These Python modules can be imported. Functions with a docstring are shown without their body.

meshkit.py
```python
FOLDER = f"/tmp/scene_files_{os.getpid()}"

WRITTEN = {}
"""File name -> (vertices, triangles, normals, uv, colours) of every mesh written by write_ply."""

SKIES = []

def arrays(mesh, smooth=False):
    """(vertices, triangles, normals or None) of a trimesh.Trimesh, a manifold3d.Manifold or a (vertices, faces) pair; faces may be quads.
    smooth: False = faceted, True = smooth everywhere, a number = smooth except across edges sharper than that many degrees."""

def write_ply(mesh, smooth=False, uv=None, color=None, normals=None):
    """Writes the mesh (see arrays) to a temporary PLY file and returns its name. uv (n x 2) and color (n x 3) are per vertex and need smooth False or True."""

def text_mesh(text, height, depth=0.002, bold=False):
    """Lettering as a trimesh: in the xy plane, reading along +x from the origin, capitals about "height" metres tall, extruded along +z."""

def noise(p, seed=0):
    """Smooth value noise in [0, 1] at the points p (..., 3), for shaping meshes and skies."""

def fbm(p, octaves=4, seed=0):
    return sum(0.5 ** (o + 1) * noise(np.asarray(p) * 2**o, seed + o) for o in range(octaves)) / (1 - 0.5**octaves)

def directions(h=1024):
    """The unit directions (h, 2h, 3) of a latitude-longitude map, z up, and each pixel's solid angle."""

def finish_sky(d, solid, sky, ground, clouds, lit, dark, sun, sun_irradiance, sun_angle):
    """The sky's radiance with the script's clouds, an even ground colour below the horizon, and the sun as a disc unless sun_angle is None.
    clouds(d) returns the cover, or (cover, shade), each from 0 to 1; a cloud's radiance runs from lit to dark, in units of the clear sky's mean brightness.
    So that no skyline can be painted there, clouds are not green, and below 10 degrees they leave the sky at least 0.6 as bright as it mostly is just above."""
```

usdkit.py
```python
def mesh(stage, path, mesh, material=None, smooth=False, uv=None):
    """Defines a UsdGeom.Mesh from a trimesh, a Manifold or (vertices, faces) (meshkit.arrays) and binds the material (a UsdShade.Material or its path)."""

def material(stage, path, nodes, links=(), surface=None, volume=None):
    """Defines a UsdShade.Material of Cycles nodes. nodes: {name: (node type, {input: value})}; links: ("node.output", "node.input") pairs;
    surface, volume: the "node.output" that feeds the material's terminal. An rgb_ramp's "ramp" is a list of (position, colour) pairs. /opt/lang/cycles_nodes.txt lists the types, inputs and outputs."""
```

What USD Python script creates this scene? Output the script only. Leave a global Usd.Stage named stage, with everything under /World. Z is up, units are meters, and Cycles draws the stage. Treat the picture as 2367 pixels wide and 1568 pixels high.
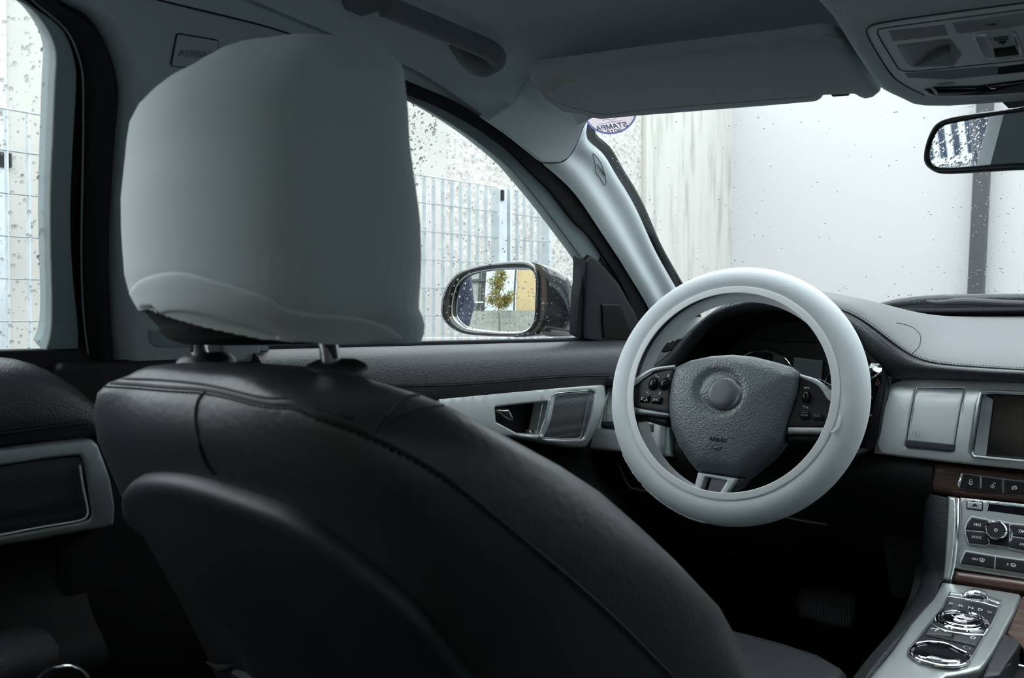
import math, random
import numpy as np, trimesh, shapely, usdkit, meshkit
import manifold3d as m3
from shapely.geometry import Polygon, Point
from scipy.spatial import Delaunay
from scipy.interpolate import CubicSpline
from pxr import Usd, UsdGeom, UsdLux, UsdShade, Gf, Sdf

stage = Usd.Stage.CreateInMemory()
UsdGeom.SetStageUpAxis(stage, "Z"); UsdGeom.SetStageMetersPerUnit(stage, 1.0)
UsdGeom.Xform.Define(stage, "/World"); UsdGeom.Scope.Define(stage, "/World/Looks")
rng = np.random.default_rng(7); random.seed(7)

# ------------------------------------------------------------------ camera, sky, exposure
FPX, YAW, PIT = 2000.0, math.radians(40.0), math.atan(34 / 2000)
CAM = np.array([0.26, 0.0, 1.0])
FW = np.array([-math.sin(YAW) * math.cos(PIT), math.cos(YAW) * math.cos(PIT), -math.sin(PIT)])
RT = np.array([math.cos(YAW), math.sin(YAW), 0.0]); UP = np.cross(RT, FW)
cam = UsdGeom.Camera.Define(stage, "/World/camera")
cam.CreateHorizontalApertureAttr(36.0); cam.CreateVerticalApertureAttr(36.0 * 1568 / 2367)
cam.CreateFocalLengthAttr(36.0 * FPX / 2367)
cam.CreateFStopAttr(9.0); cam.CreateFocusDistanceAttr(1.5)
cam.CreateExposureAttr(0.38)
cam.CreateClippingRangeAttr(Gf.Vec2f(0.02, 500))
M = np.eye(4); M[0, :3], M[1, :3], M[2, :3], M[3, :3] = RT, UP, -FW, CAM
UsdGeom.Xformable(cam).AddTransformOp().Set(Gf.Matrix4d(M.tolist()))
sky = UsdLux.DomeLight.Define(stage, "/World/sky")          # even overcast sky
sky.CreateColorAttr(Gf.Vec3f(0.885, 0.965, 1.0)); sky.CreateIntensityAttr(1.0)

# ------------------------------------------------------------------ materials
MAT = {}
def mk(name, nodes, links, surface="p.BSDF"):
    MAT[name] = usdkit.material(stage, "/World/Looks/" + name, nodes, links, surface=surface)
def pm(name, color, rough=0.5, metal=0.0, bump=None, coat=0.0, sheen=0.0, var=None, spec=0.5):
    """bump: (kind, scale, strength, distance); var: (second colour, noise scale)"""
    nodes = {"p": ("principled_bsdf", {"base_color": color, "roughness": rough, "metallic": metal, "coat_weight": coat,
                                       "coat_roughness": 0.05, "sheen_weight": sheen, "specular_ior_level": spec}),
             "t": ("texture_coordinate", {})}
    links = []
    if bump:
        kind, sc, st, dist = bump
        if kind == "noise":
            nodes["n"] = ("noise_texture", {"scale": sc, "detail": 3.0}); o = "n.fac"
        elif kind == "voronoi":
            nodes["n"] = ("voronoi_texture", {"scale": sc}); o = "n.distance"
        elif kind == "wave":
            nodes["n"] = ("wave_texture", {"scale": sc}); o = "n.fac"
        nodes["b"] = ("bump", {"strength": st, "distance": dist})
        links += [("t.object", "n.vector"), (o, "b.height"), ("b.normal", "p.normal")]
    if var:
        c2, sc = var[:2]
        nodes["v"] = ("noise_texture", {"scale": sc, "detail": 4.0})
        nodes["r"] = ("rgb_ramp", {"ramp": [(0.35, color), (0.65, c2)]})
        links += [("t.object", "v.vector"), ("v.fac", "r.fac"), ("r.color", "p.base_color")]
    mk(name, nodes, links)

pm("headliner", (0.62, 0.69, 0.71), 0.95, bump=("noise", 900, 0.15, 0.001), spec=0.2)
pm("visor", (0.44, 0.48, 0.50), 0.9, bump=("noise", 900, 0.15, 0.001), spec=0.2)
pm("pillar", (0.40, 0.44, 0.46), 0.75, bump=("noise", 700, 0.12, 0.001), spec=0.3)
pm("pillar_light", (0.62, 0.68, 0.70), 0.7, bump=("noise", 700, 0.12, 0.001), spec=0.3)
pm("frame_grey", (0.24, 0.295, 0.305), 0.6, spec=0.4)
pm("rubber", (0.008, 0.009, 0.011), 0.7, spec=0.3)
pm("rubber_sheen", (0.02, 0.022, 0.025), 0.35, spec=0.5)
pm("leather", (0.034, 0.037, 0.041), 0.42, bump=("noise", 140, 0.25, 0.002), spec=0.5)
pm("leather_side", (0.016, 0.0165, 0.018), 0.45, bump=("noise", 140, 0.2, 0.002), spec=0.5)
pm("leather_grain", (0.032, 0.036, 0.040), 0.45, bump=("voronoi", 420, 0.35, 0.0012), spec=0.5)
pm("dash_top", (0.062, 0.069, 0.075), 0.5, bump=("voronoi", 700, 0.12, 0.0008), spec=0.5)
pm("seat_shell", (0.018, 0.022, 0.026), 0.5, spec=0.5)
pm("pedal_rib", (0.12, 0.125, 0.13), 0.3)
pm("sticker_text", (0.50, 0.53, 0.66), 0.7)
pm("thread", (0.01, 0.011, 0.012), 0.7)
pm("silver_door", (0.46, 0.49, 0.49), 0.38, metal=0.3)
pm("console_panel", (0.80, 0.85, 0.88), 0.55, spec=0.4)
pm("visor_stain", (0.41, 0.41, 0.385), 0.9, spec=0.2)
pm("plastic_handle", (0.16, 0.185, 0.195), 0.6, spec=0.35)
pm("plastic_grey2", (0.045, 0.05, 0.055), 0.4)
pm("wiper_rubber", (0.03, 0.034, 0.037), 0.35, bump=("noise", 120, 0.6, 0.003))
pm("concrete_streaked", (0.36, 0.37, 0.32), 0.9, var=((0.26, 0.275, 0.24), 4.0))
pm("office_wall", (0.62, 0.68, 0.70), 0.8)
pm("office_glass", (0.02, 0.03, 0.06), 0.2)
pm("hub_leather", (0.115, 0.135, 0.148), 0.40, bump=("voronoi", 330, 0.45, 0.0014), spec=0.9)
pm("emblem_grey", (0.12, 0.13, 0.14), 0.38, spec=0.8)
pm("plastic", (0.018, 0.020, 0.024), 0.45)
pm("plastic_dark", (0.006, 0.0065, 0.0075), 0.55, spec=0.3)
pm("plastic_grey", (0.055, 0.062, 0.068), 0.45)
pm("carpet", (0.008, 0.0085, 0.009), 1.0, bump=("noise", 600, 0.4, 0.003), spec=0.1)
pm("silver", (0.66, 0.69, 0.70), 0.36, metal=0.25)
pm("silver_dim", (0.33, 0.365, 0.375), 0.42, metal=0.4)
pm("console_metal", (0.46, 0.49, 0.48), 0.3, metal=0.6)
pm("chrome", (0.92, 0.93, 0.95), 0.06, metal=1.0)
pm("chrome_satin", (0.75, 0.77, 0.80), 0.22, metal=1.0)
pm("gloss_black", (0.006, 0.006, 0.008), 0.06)
pm("button", (0.012, 0.013, 0.016), 0.35)
pm("mark_white", (0.75, 0.78, 0.78), 0.6)
pm("mark_dim", (0.35, 0.37, 0.38), 0.6)
pm("mark_dark", (0.02, 0.022, 0.024), 0.7)
pm("mark_red", (0.45, 0.02, 0.03), 0.5)
pm("mark_cyan", (0.03, 0.22, 0.26), 0.5)
pm("screen", (0.012, 0.012, 0.016), 0.12)
pm("display_grey", (0.14, 0.165, 0.165), 0.25)
pm("console_grey", (0.33, 0.35, 0.38), 0.6, spec=0.4)
pm("lamp_lens", (0.30, 0.33, 0.34), 0.25)
pm("clear_trim", (0.55, 0.58, 0.60), 0.15, metal=0.5)
mk("speaker_mesh", {"t": ("texture_coordinate", {}), "v": ("voronoi_texture", {"scale": 420.0, "randomness": 0.0}),
    "r": ("rgb_ramp", {"ramp": [(0.36, (0.006, 0.007, 0.008)), (0.44, (0.13, 0.14, 0.145))]}),
    "p": ("principled_bsdf", {"roughness": 0.45, "metallic": 0.3})},
   [("t.object", "v.vector"), ("v.distance", "r.fac"), ("r.color", "p.base_color")])
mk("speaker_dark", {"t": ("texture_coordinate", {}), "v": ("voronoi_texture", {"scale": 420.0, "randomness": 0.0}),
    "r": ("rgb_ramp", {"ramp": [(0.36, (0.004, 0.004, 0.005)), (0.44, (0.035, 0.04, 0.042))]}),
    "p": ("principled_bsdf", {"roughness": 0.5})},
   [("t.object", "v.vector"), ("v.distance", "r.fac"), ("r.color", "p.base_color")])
mk("wood", {"t": ("texture_coordinate", {}), "m": ("mapping", {"scale": (6, 40, 160)}), "n": ("noise_texture", {"scale": 3.0, "detail": 5.0, "distortion": 0.6}),
    "r": ("rgb_ramp", {"ramp": [(0.3, (0.05, 0.027, 0.022)), (0.55, (0.12, 0.062, 0.048)), (0.72, (0.20, 0.115, 0.09))]}),
    "p": ("principled_bsdf", {"roughness": 0.32, "coat_weight": 0.5, "coat_roughness": 0.12})},
   [("t.object", "m.vector"), ("m.vector", "n.vector"), ("n.fac", "r.fac"), ("r.color", "p.base_color")])
# knitted stretch fabric of the protective covers: sheer, so what lies beneath shows a little
def fabric(name, color, clear, scale=1100.0):
    mk(name, {"t": ("texture_coordinate", {}), "m": ("mapping", {"scale": (1, 1, 1)}), "w": ("wave_texture", {"scale": scale / 6, "distortion": 1.0, "bands_direction": "z"}),
              "b": ("bump", {"strength": 0.12, "distance": 0.0006}),
              "p": ("principled_bsdf", {"base_color": color, "roughness": 0.7, "sheen_weight": 0.25, "specular_ior_level": 0.3}),
              "tl": ("translucent_bsdf", {"color": color}), "tr": ("transparent_bsdf", {}), "a": ("mix_closure", {"fac": 0.12}), "c": ("mix_closure", {"fac": clear})},
       [("t.object", "w.vector"), ("w.fac", "b.height"), ("b.normal", "p.normal"), ("p.BSDF", "a.closure1"), ("tl.BSDF", "a.closure2"),
        ("a.closure", "c.closure1"), ("tr.BSDF", "c.closure2")], surface="c.closure")
fabric("cover_fabric", (0.63, 0.69, 0.70), 0.10)
fabric("cover_hem", (0.66, 0.71, 0.72), 0.04)
fabric("wheel_sleeve", (0.84, 0.90, 0.93), 0.20)
fabric("wheel_hem", (0.95, 0.97, 0.98), 0.06)
mk("glass", {"f": ("layer_weight", {"blend": 0.5}), "s": ("rgb_ramp", {"ramp": [(x / 20, (0.03 + 0.97 * (x / 20) ** 5,) * 3) for x in range(21)]}), "t": ("transparent_bsdf", {"color": (0.985, 0.997, 0.993)}), "g": ("glossy_bsdf", {"roughness": 0.0}), "m": ("mix_closure", {})},
   [("f.facing", "s.fac"), ("s.color", "m.fac"), ("t.BSDF", "m.closure1"), ("g.BSDF", "m.closure2")], surface="m.closure")
mk("water", {"f": ("fresnel", {"IOR": 1.33}), "r": ("refraction_bsdf", {"IOR": 1.33, "roughness": 0.0}), "g": ("glossy_bsdf", {"roughness": 0.0}), "m": ("mix_closure", {})},
   [("f.fac", "m.fac"), ("r.BSDF", "m.closure1"), ("g.BSDF", "m.closure2")], surface="m.closure")
mk("glass_tint", {"t": ("transparent_bsdf", {"color": (0.74, 0.77, 0.77)}), "g": ("glossy_bsdf", {"roughness": 0.0}), "m": ("mix_closure", {"fac": 0.06})},
   [("t.BSDF", "m.closure1"), ("g.BSDF", "m.closure2")], surface="m.closure")
pm("far_wall", (0.42, 0.44, 0.44), 0.9)
pm("mirror_glass", (0.86, 0.89, 0.89), 0.0, metal=1.0)
pm("car_paint", (0.006, 0.007, 0.009), 0.12, coat=1.0)
pm("asphalt", (0.10, 0.105, 0.11), 0.35, var=((0.16, 0.165, 0.17), 3.0), bump=("noise", 60, 0.4, 0.01))
pm("white_wall", (0.550, 0.547, 0.560), 0.8, spec=0.2)
pm("dark_steel", (0.045, 0.048, 0.052), 0.5)
mk("pebbledash", {"t": ("texture_coordinate", {}), "v": ("voronoi_texture", {"scale": 34.0}), "n": ("noise_texture", {"scale": 9.0, "detail": 4.0}),
    "r": ("rgb_ramp", {"ramp": [(0.0, (0.14, 0.14, 0.15)), (0.14, (0.24, 0.235, 0.23)), (0.22, (0.60, 0.58, 0.555)), (1.0, (0.63, 0.61, 0.585))]}),
    "wn": ("white_noise_texture", {}), "c": ("rgb_ramp", {"ramp": [(0.0, (0.35, 0.38, 0.42)), (0.25, (0.72, 0.62, 0.54)), (0.5, (0.86, 0.86, 0.84)), (1.0, (0.90, 0.90, 0.89))]}),
    "mx": ("mix_color", {"fac": 0.5, "blend_type": "multiply"}) , "b": ("bump", {"strength": 0.6, "distance": 0.01}),
    "p": ("principled_bsdf", {"roughness": 0.9})},
   [("t.object", "v.vector"), ("v.distance", "r.fac"), ("r.color", "mx.a"), ("v.position", "wn.vector"), ("wn.value", "c.fac"), ("c.color", "mx.b"), ("mx.result", "p.base_color"),
    ("v.distance", "b.height"), ("b.normal", "p.normal")])
pm("concrete", (0.49, 0.475, 0.445), 0.9, var=((0.57, 0.55, 0.515), 2.2), spec=0.2)
mk("concrete_stained", {"t": ("texture_coordinate", {}), "m": ("mapping", {"scale": (7.0, 7.0, 0.9)}), "n": ("noise_texture", {"scale": 1.6, "detail": 6.0, "roughness": 0.6}),
    "r": ("rgb_ramp", {"ramp": [(0.33, (0.40, 0.39, 0.35)), (0.48, (0.56, 0.545, 0.51)), (0.75, (0.61, 0.59, 0.56))]}), "p": ("principled_bsdf", {"roughness": 0.9})},
   [("t.object", "m.vector"), ("m.vector", "n.vector"), ("n.fac", "r.fac"), ("r.color", "p.base_color")])
pm("galvanised", (0.52, 0.575, 0.61), 0.5, metal=0.35, var=((0.64, 0.69, 0.71), 14.0))
pm("galvanised_dark", (0.30, 0.34, 0.36), 0.5, metal=0.4)
pm("ochre_wall", (0.47, 0.35, 0.18), 0.85, var=((0.50, 0.385, 0.205), 1.2))
pm("pale_wall", (0.56, 0.61, 0.62), 0.85)
pm("grey_wall", (0.33, 0.325, 0.30), 0.85, var=((0.28, 0.275, 0.255), 2.0))
mk("leaf", {"o": ("object_info", {}), "g": ("geometry", {}), "n": ("noise_texture", {"scale": 3.5}), "r": ("rgb_ramp", {"ramp": [(0.3, (0.16, 0.17, 0.045)), (0.55, (0.28, 0.24, 0.06)), (0.7, (0.34, 0.17, 0.07))]}),
    "p": ("principled_bsdf", {"roughness": 0.6}), "tl": ("translucent_bsdf", {}), "m": ("mix_closure", {"fac": 0.35})},
   [("g.position", "n.vector"), ("n.fac", "r.fac"), ("r.color", "p.base_color"), ("r.color", "tl.color"), ("p.BSDF", "m.closure1"), ("tl.BSDF", "m.closure2")], surface="m.closure")
pm("bark", (0.13, 0.12, 0.09), 0.9, bump=("noise", 40, 0.5, 0.01))
pm("jacket", (0.022, 0.028, 0.056), 0.75, bump=("noise", 28, 0.7, 0.02), sheen=0.2)
pm("trousers", (0.03, 0.032, 0.04), 0.85)
pm("skin", (0.55, 0.36, 0.27), 0.55)
pm("hair", (0.025, 0.018, 0.013), 0.6)
pm("shoe", (0.02, 0.02, 0.02), 0.5)
mk("sticker_mid", {"p": ("principled_bsdf", {"base_color": (0.74, 0.70, 0.72), "roughness": 0.6}), "tl": ("translucent_bsdf", {"color": (0.80, 0.75, 0.78)}), "m": ("mix_closure", {"fac": 0.6})},
   [("p.BSDF", "m.closure1"), ("tl.BSDF", "m.closure2")], surface="m.closure")
mk("sticker_blue", {"p": ("principled_bsdf", {"base_color": (0.38, 0.42, 0.56), "roughness": 0.6}), "tl": ("translucent_bsdf", {"color": (0.40, 0.45, 0.66)}), "m": ("mix_closure", {"fac": 0.6})},
   [("p.BSDF", "m.closure1"), ("tl.BSDF", "m.closure2")], surface="m.closure")

# ------------------------------------------------------------------ scene tree
TAKEN = {}
class Thing:
    def __init__(s, path, loc): s.path, s.loc = path, np.asarray(loc, float)
def numbered(parent, name):
    k = (parent, name); n = TAKEN.get(k, -1) + 1; TAKEN[k] = n
    return name if n == 0 else f"{name}_{n:03d}"
def keys(prim, label=None, cat=None, group=None, kind=None):
    for k, v in (("label", label), ("category", cat), ("group", group), ("kind", kind)):
        if v: prim.SetCustomDataByKey(k, v)
def thing(name, label=None, cat=None, loc=(0, 0, 0), group=None, kind=None):
    p = "/World/" + numbered("/World", name)
    x = UsdGeom.Xform.Define(stage, p); x.AddTranslateOp().Set(Gf.Vec3d(*map(float, loc)))
    keys(x.GetPrim(), label, cat, group, kind)
    return Thing(p, loc)
def put(th, name, mesh, mat, label=None, cat=None, group=None, kind=None, smooth=35):
    """a mesh as a part of th (or at top level when th is None); returns it so that sub-parts can be put under it"""
    parent = th.path if th else "/World"; loc = th.loc if th else np.zeros(3)
    v, f = (np.array(mesh.vertices), np.array(mesh.faces)) if hasattr(mesh, "vertices") else meshkit.arrays(mesh)[:2]
    p = parent + "/" + numbered(parent, name)
    m = usdkit.mesh(stage, p, (v - loc, f), MAT[mat], smooth=smooth)
    keys(m.GetPrim(), label, cat, group, kind)
    return Thing(p, loc)

# ------------------------------------------------------------------ geometry helpers
def ray(pts):
    q = np.atleast_2d(np.asarray(pts, float))
    return FW + (q[:, :1] - 1183.5) / FPX * RT + (784 - q[:, 1:2]) / FPX * UP
def proj(P):
    d = np.atleast_2d(P) - CAM; z = d @ FW
    return np.c_[1183.5 + FPX * (d @ RT) / z, 784 - FPX * (d @ UP) / z]
def PL(p0, n):
    """a plane of the real car: returns pixel -> (point, normal towards the cabin)"""
    p0, n = np.asarray(p0, float), np.asarray(n, float) / np.linalg.norm(n)
    if n @ (CAM - p0) < 0: n = -n
    def hit(pts):
        d = ray(pts); t = ((p0 - CAM) @ n) / (d @ n)
        return CAM + d * t[:, None], np.tile(n, (len(d), 1))
    hit.n, hit.p0 = n, p0
    return hit
PX = lambda x: PL((x, 0, 0), (1, 0, 0))
PY = lambda y: PL((0, y, 0), (0, 1, 0))
PZ = lambda z: PL((0, 0, z), (0, 0, 1))
def off(hit, k): return PL(hit.p0 + hit.n * k, hit.n)
def MH(mesh):
    inter = trimesh.ray.ray_triangle.RayMeshIntersector(mesh)
    vn = None
    def hit(pts):
        d = ray(pts); d = d / np.linalg.norm(d, axis=1, keepdims=True)
        tri = mesh.triangles; out = np.full((len(d), 3), np.nan); nor = np.zeros((len(d), 3))
        a, e1, e2 = tri[:, 0], tri[:, 1] - tri[:, 0], tri[:, 2] - tri[:, 0]
        s = CAM - a; q = np.cross(s, e1); fn = np.cross(e1, e2); fn /= np.linalg.norm(fn, axis=1, keepdims=True) + 1e-15
        vn = mesh.vertex_normals
        for i in range(len(d)):
            h = np.cross(d[i], e2); det = (e1 * h).sum(1); det[np.abs(det) < 1e-14] = 1e-14
            u = (s * h).sum(1) / det; v = (q @ d[i]) / det; t = (e2 * q).sum(1) / det
            ok = (u >= -1e-6) & (v >= -1e-6) & (u + v <= 1 + 1e-6) & (t > 1e-4)
            if ok.any():
                k = np.where(ok)[0][np.argmin(t[ok])]; out[i] = CAM + d[i] * t[k]
                n = (vn[mesh.faces[k]] * np.array([1 - u[k] - v[k], u[k], v[k]])[:, None]).sum(0)
                n = n / (np.linalg.norm(n) + 1e-12); nor[i] = n if n @ d[i] < 0 else fn[k] * (-np.sign(fn[k] @ d[i]))
        return out, nor
    return hit
def pts3(hit, px, k=0.0):
    P, N = hit(px); return P + N * k
def cr(x0, y0, s):
    """coordinates read off an enlarged crop -> photo pixels"""
    return lambda *p: [(x0 + a / s, y0 + b / s) for a, b in p]
c1, c2, c3, c4, c5, c6, c7, c8 = cr(0, 0, 2.6133), cr(600, 0, 3.6415), cr(1200, 0, 3.92), cr(1767, 0, 3.485), cr(950, 400, 3.136), cr(1350, 600, 2.413), cr(1967, 650, 3.135), cr(1967, 1050, 3.0275)
d1, d3, d4, d5, d6, d7, d8 = cr(0, 760, 3.1355), cr(240, 560, 4.6125), cr(600, 620, 4.1267), cr(900, 850, 4.552), cr(1350, 1050, 3.027), cr(1020, 590, 7.173), cr(1400, 860, 7.128)
e1, e2, e3, e4, e5, e6, e7, e8 = cr(1550, 800, 9.8), cr(1440, 840, 9.8), cr(1790, 820, 7.841), cr(2180, 1080, 6.272), cr(2060, 1340, 6.876), cr(1660, 750, 5.636), cr(1230, 330, 8.252), cr(1380, 1050, 5.636)

def spl(p, n=60, closed=False):
    p = np.asarray(p, float)
    if closed: p = np.vstack([p, p[:1]])
    t = np.r_[0, np.cumsum(np.sqrt(np.linalg.norm(np.diff(p, axis=0), axis=1)) + 1e-9)]
    c = CubicSpline(t, p, bc_type="periodic" if closed else "natural")
    # even arc length
    tt = np.linspace(0, t[-1], 800); q = c(tt); s = np.r_[0, np.cumsum(np.linalg.norm(np.diff(q, axis=0), axis=1))]
    u = np.interp(np.linspace(0, s[-1], n, endpoint=not closed), s, tt)
    return c(u)
def lin(p, n=60):
    p = np.asarray(p, float); s = np.r_[0, np.cumsum(np.linalg.norm(np.diff(p, axis=0), axis=1))]
    return np.stack([np.interp(np.linspace(0, s[-1], n), s, p[:, k]) for k in range(p.shape[1])], 1)
def rnd(poly, r):
    P = Polygon(poly) if not isinstance(poly, Polygon) else poly
    P = P.buffer(0)
    return P.buffer(-r).buffer(2 * r).buffer(-r) if r else P
def ell(cx, cy, rx, ry, rot=0, n=40):
    t = np.linspace(0, 2 * np.pi, n, endpoint=False); c, s = math.cos(math.radians(rot)), math.sin(math.radians(rot))
    return np.stack([cx + rx * np.cos(t) * c - ry * np.sin(t) * s, cy + rx * np.cos(t) * s + ry * np.sin(t) * c], 1)
def solid(v, f):
    return trimesh.Trimesh(np.asarray(v, float), np.asarray(f, int), process=False)
def cat(*ms): return trimesh.util.concatenate([m for m in ms if m is not None])
def patch(poly, hit, h=0.003, b=3.0, depth=0.004, r=0.0, holes=(), step=None, crown=0.0, hf=None, back=True):
    """a solid plate with rounded rims on a real surface: poly in photo pixels, h and depth in metres, b the width of the rounded rim in pixels"""
    P = rnd(poly, r)
    for hl in holes: P = P.difference(hl if isinstance(hl, Polygon) else rnd(hl, r))
    if P.geom_type != "Polygon": P = max(P.geoms, key=lambda g: g.area)
    x0, y0, x1, y1 = P.bounds; size = max(x1 - x0, y1 - y0)
    step = step or max(min(size / 16, 24), 1.5)
    pts = []
    ds = [0.0] + ([0.35 * b, b] if 0 < b <= 10 else [0.06 * b, .18 * b, .36 * b, .6 * b, b] if b > 10 else [])
    for d in ds:
        g = P.buffer(-d) if d else P
        for q in getattr(g, "geoms", [g]):
            if q.is_empty: continue
            for ring in [q.exterior, *q.interiors]:
                n = max(int(ring.length / max(min(step * 0.6, max(b * .3, 1.5) if b > 10 else max(b * .6, ring.length / 900) if b > 0 else 99), .8)), 10)
                base = np.asarray(ring.coords)[:-1] if d == 0 else None
                pts.append(np.array([ring.interpolate(t, normalized=True).coords[0] for t in np.linspace(0, 1, n, endpoint=False)]))
                if base is not None and len(base) < 60: pts.append(base)
    gx, gy = np.meshgrid(np.arange(x0, x1, step), np.arange(y0, y1, step)); g = np.stack([gx.ravel(), gy.ravel()], 1)
    inner = P.buffer(-(b + step * 0.35))
    if not inner.is_empty: g = g[shapely.contains_xy(inner, g[:, 0], g[:, 1])]; pts.append(g)
    q = np.vstack(pts); q = q[np.unique(np.round(q, 2), axis=0, return_index=True)[1]]
    tri = Delaunay(q).simplices; c = q[tri].mean(1)
    A1, A2 = q[tri[:, 1]] - q[tri[:, 0]], q[tri[:, 2]] - q[tri[:, 0]]; area = np.abs(A1[:, 0] * A2[:, 1] - A1[:, 1] * A2[:, 0])
    tri = tri[shapely.contains_xy(P.buffer(0.02), c[:, 0], c[:, 1]) & (area > 1e-6)]
    X, N = hit(q)
    bad = np.isnan(X).any(1)
    if bad.any():
        good = np.where(~bad)[0]
        if not len(good): return None
        near = good[np.argmin(((q[bad][:, None] - q[good][None]) ** 2).sum(-1), 1)]
        X[bad], N[bad] = X[near], N[near]
    dist = shapely.distance(P.boundary, shapely.points(q))
    k = np.clip(dist / b, 0, 1) if b > 0 else np.ones(len(q))
    hh = h * np.sqrt(np.maximum(1 - (1 - k) ** 2, 0))
    if crown: hh = hh + crown * np.sqrt(np.maximum(1 - (1 - dist / max(dist.max(), 1e-9)) ** 2, 0))
    if hf is not None: hh = hh + hf(X, q)
    top = X + N * hh[:, None]
    a = np.cross(X[tri[:, 1]] - X[tri[:, 0]], X[tri[:, 2]] - X[tri[:, 0]])
    fl = (a * N[tri[:, 0]]).sum(1) < 0; tri[fl] = tri[fl][:, [0, 2, 1]]
    e = np.vstack([tri[:, [0, 1]], tri[:, [1, 2]], tri[:, [2, 0]]]); es = np.sort(e, 1)
    _, inv, cnt = np.unique(es, axis=0, return_inverse=True, return_counts=True); be = e[cnt[inv.ravel()] == 1]
    n = len(q); low = X - N * depth
    f = [tri, np.c_[be[:, 1], be[:, 0], be[:, 0] + n], np.c_[be[:, 1], be[:, 0] + n, be[:, 1] + n]]
    if back: f.append(tri[:, ::-1] + n)
    return solid(np.vstack([top, low]), np.vstack(f))
def gsolid(G, th, closed_u=False, toward=None):
    """a shell of thickness th from a grid of points; the given side faces the cabin (or the point toward)"""
    G = np.asarray(G, float); n, m = G.shape[:2]
    du = np.gradient(G, axis=0); dv = np.gradient(G, axis=1); N = np.cross(du, dv); N /= np.linalg.norm(N, axis=2, keepdims=True) + 1e-12
    t = CAM if toward is None else np.asarray(toward, float)
    sgn = 1.0 if ((t - G) * N).sum(2).mean() > 0 else -1.0
    B = G - N * th * sgn; i = np.arange(n * m).reshape(n, m); k = n * m
    q = np.stack([i[:-1, :-1], i[1:, :-1], i[1:, 1:], i[:-1, 1:]], -1).reshape(-1, 4)
    if sgn < 0: q = q[:, ::-1]
    rim = np.r_[i[0, :], i[1:, -1], i[-1, -2::-1], i[-2:0:-1, 0]]; r2 = np.roll(rim, -1)
    s = np.stack([rim, r2, r2 + k, rim + k], 1)
    if sgn > 0: pass
    else: s = s[:, ::-1]
    Q = np.vstack([q, q[:, ::-1] + k, s[:, ::-1]])
    F = np.vstack([Q[:, [0, 1, 2]], Q[:, [0, 2, 3]]])
    return solid(np.vstack([G.reshape(-1, 3), B.reshape(-1, 3)]), F)
def smooth_grid(rows, nu=60, nv=40, closed_v=False):
    R = np.array([spl(r, nv, closed_v) if len(r) > 2 else lin(r, nv) for r in rows])
    return np.stack([spl(R[:, j], nu) if len(R) > 2 else lin(R[:, j], nu) for j in range(R.shape[1])], 1)
def ribbon(A, B, m=8, th=0.004, bulge=0.0, n=50, smooth=True):
    """a solid strip between two 3-D curves, bulging towards the cabin"""
    A = spl(A, n) if smooth and len(A) > 2 else lin(A, n); B = spl(B, n) if smooth and len(B) > 2 else lin(B, n)
    t = np.linspace(0, 1, m)[None, :, None]; G = A[:, None] * (1 - t) + B[:, None] * t
    N = np.cross(np.gradient(A, axis=0), B - A); N /= np.linalg.norm(N, axis=1, keepdims=True) + 1e-12
    N *= np.sign(((CAM - A) * N).sum(1, keepdims=True))
    return gsolid(G + N[:, None] * bulge * np.sin(np.pi * t), th)
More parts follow.
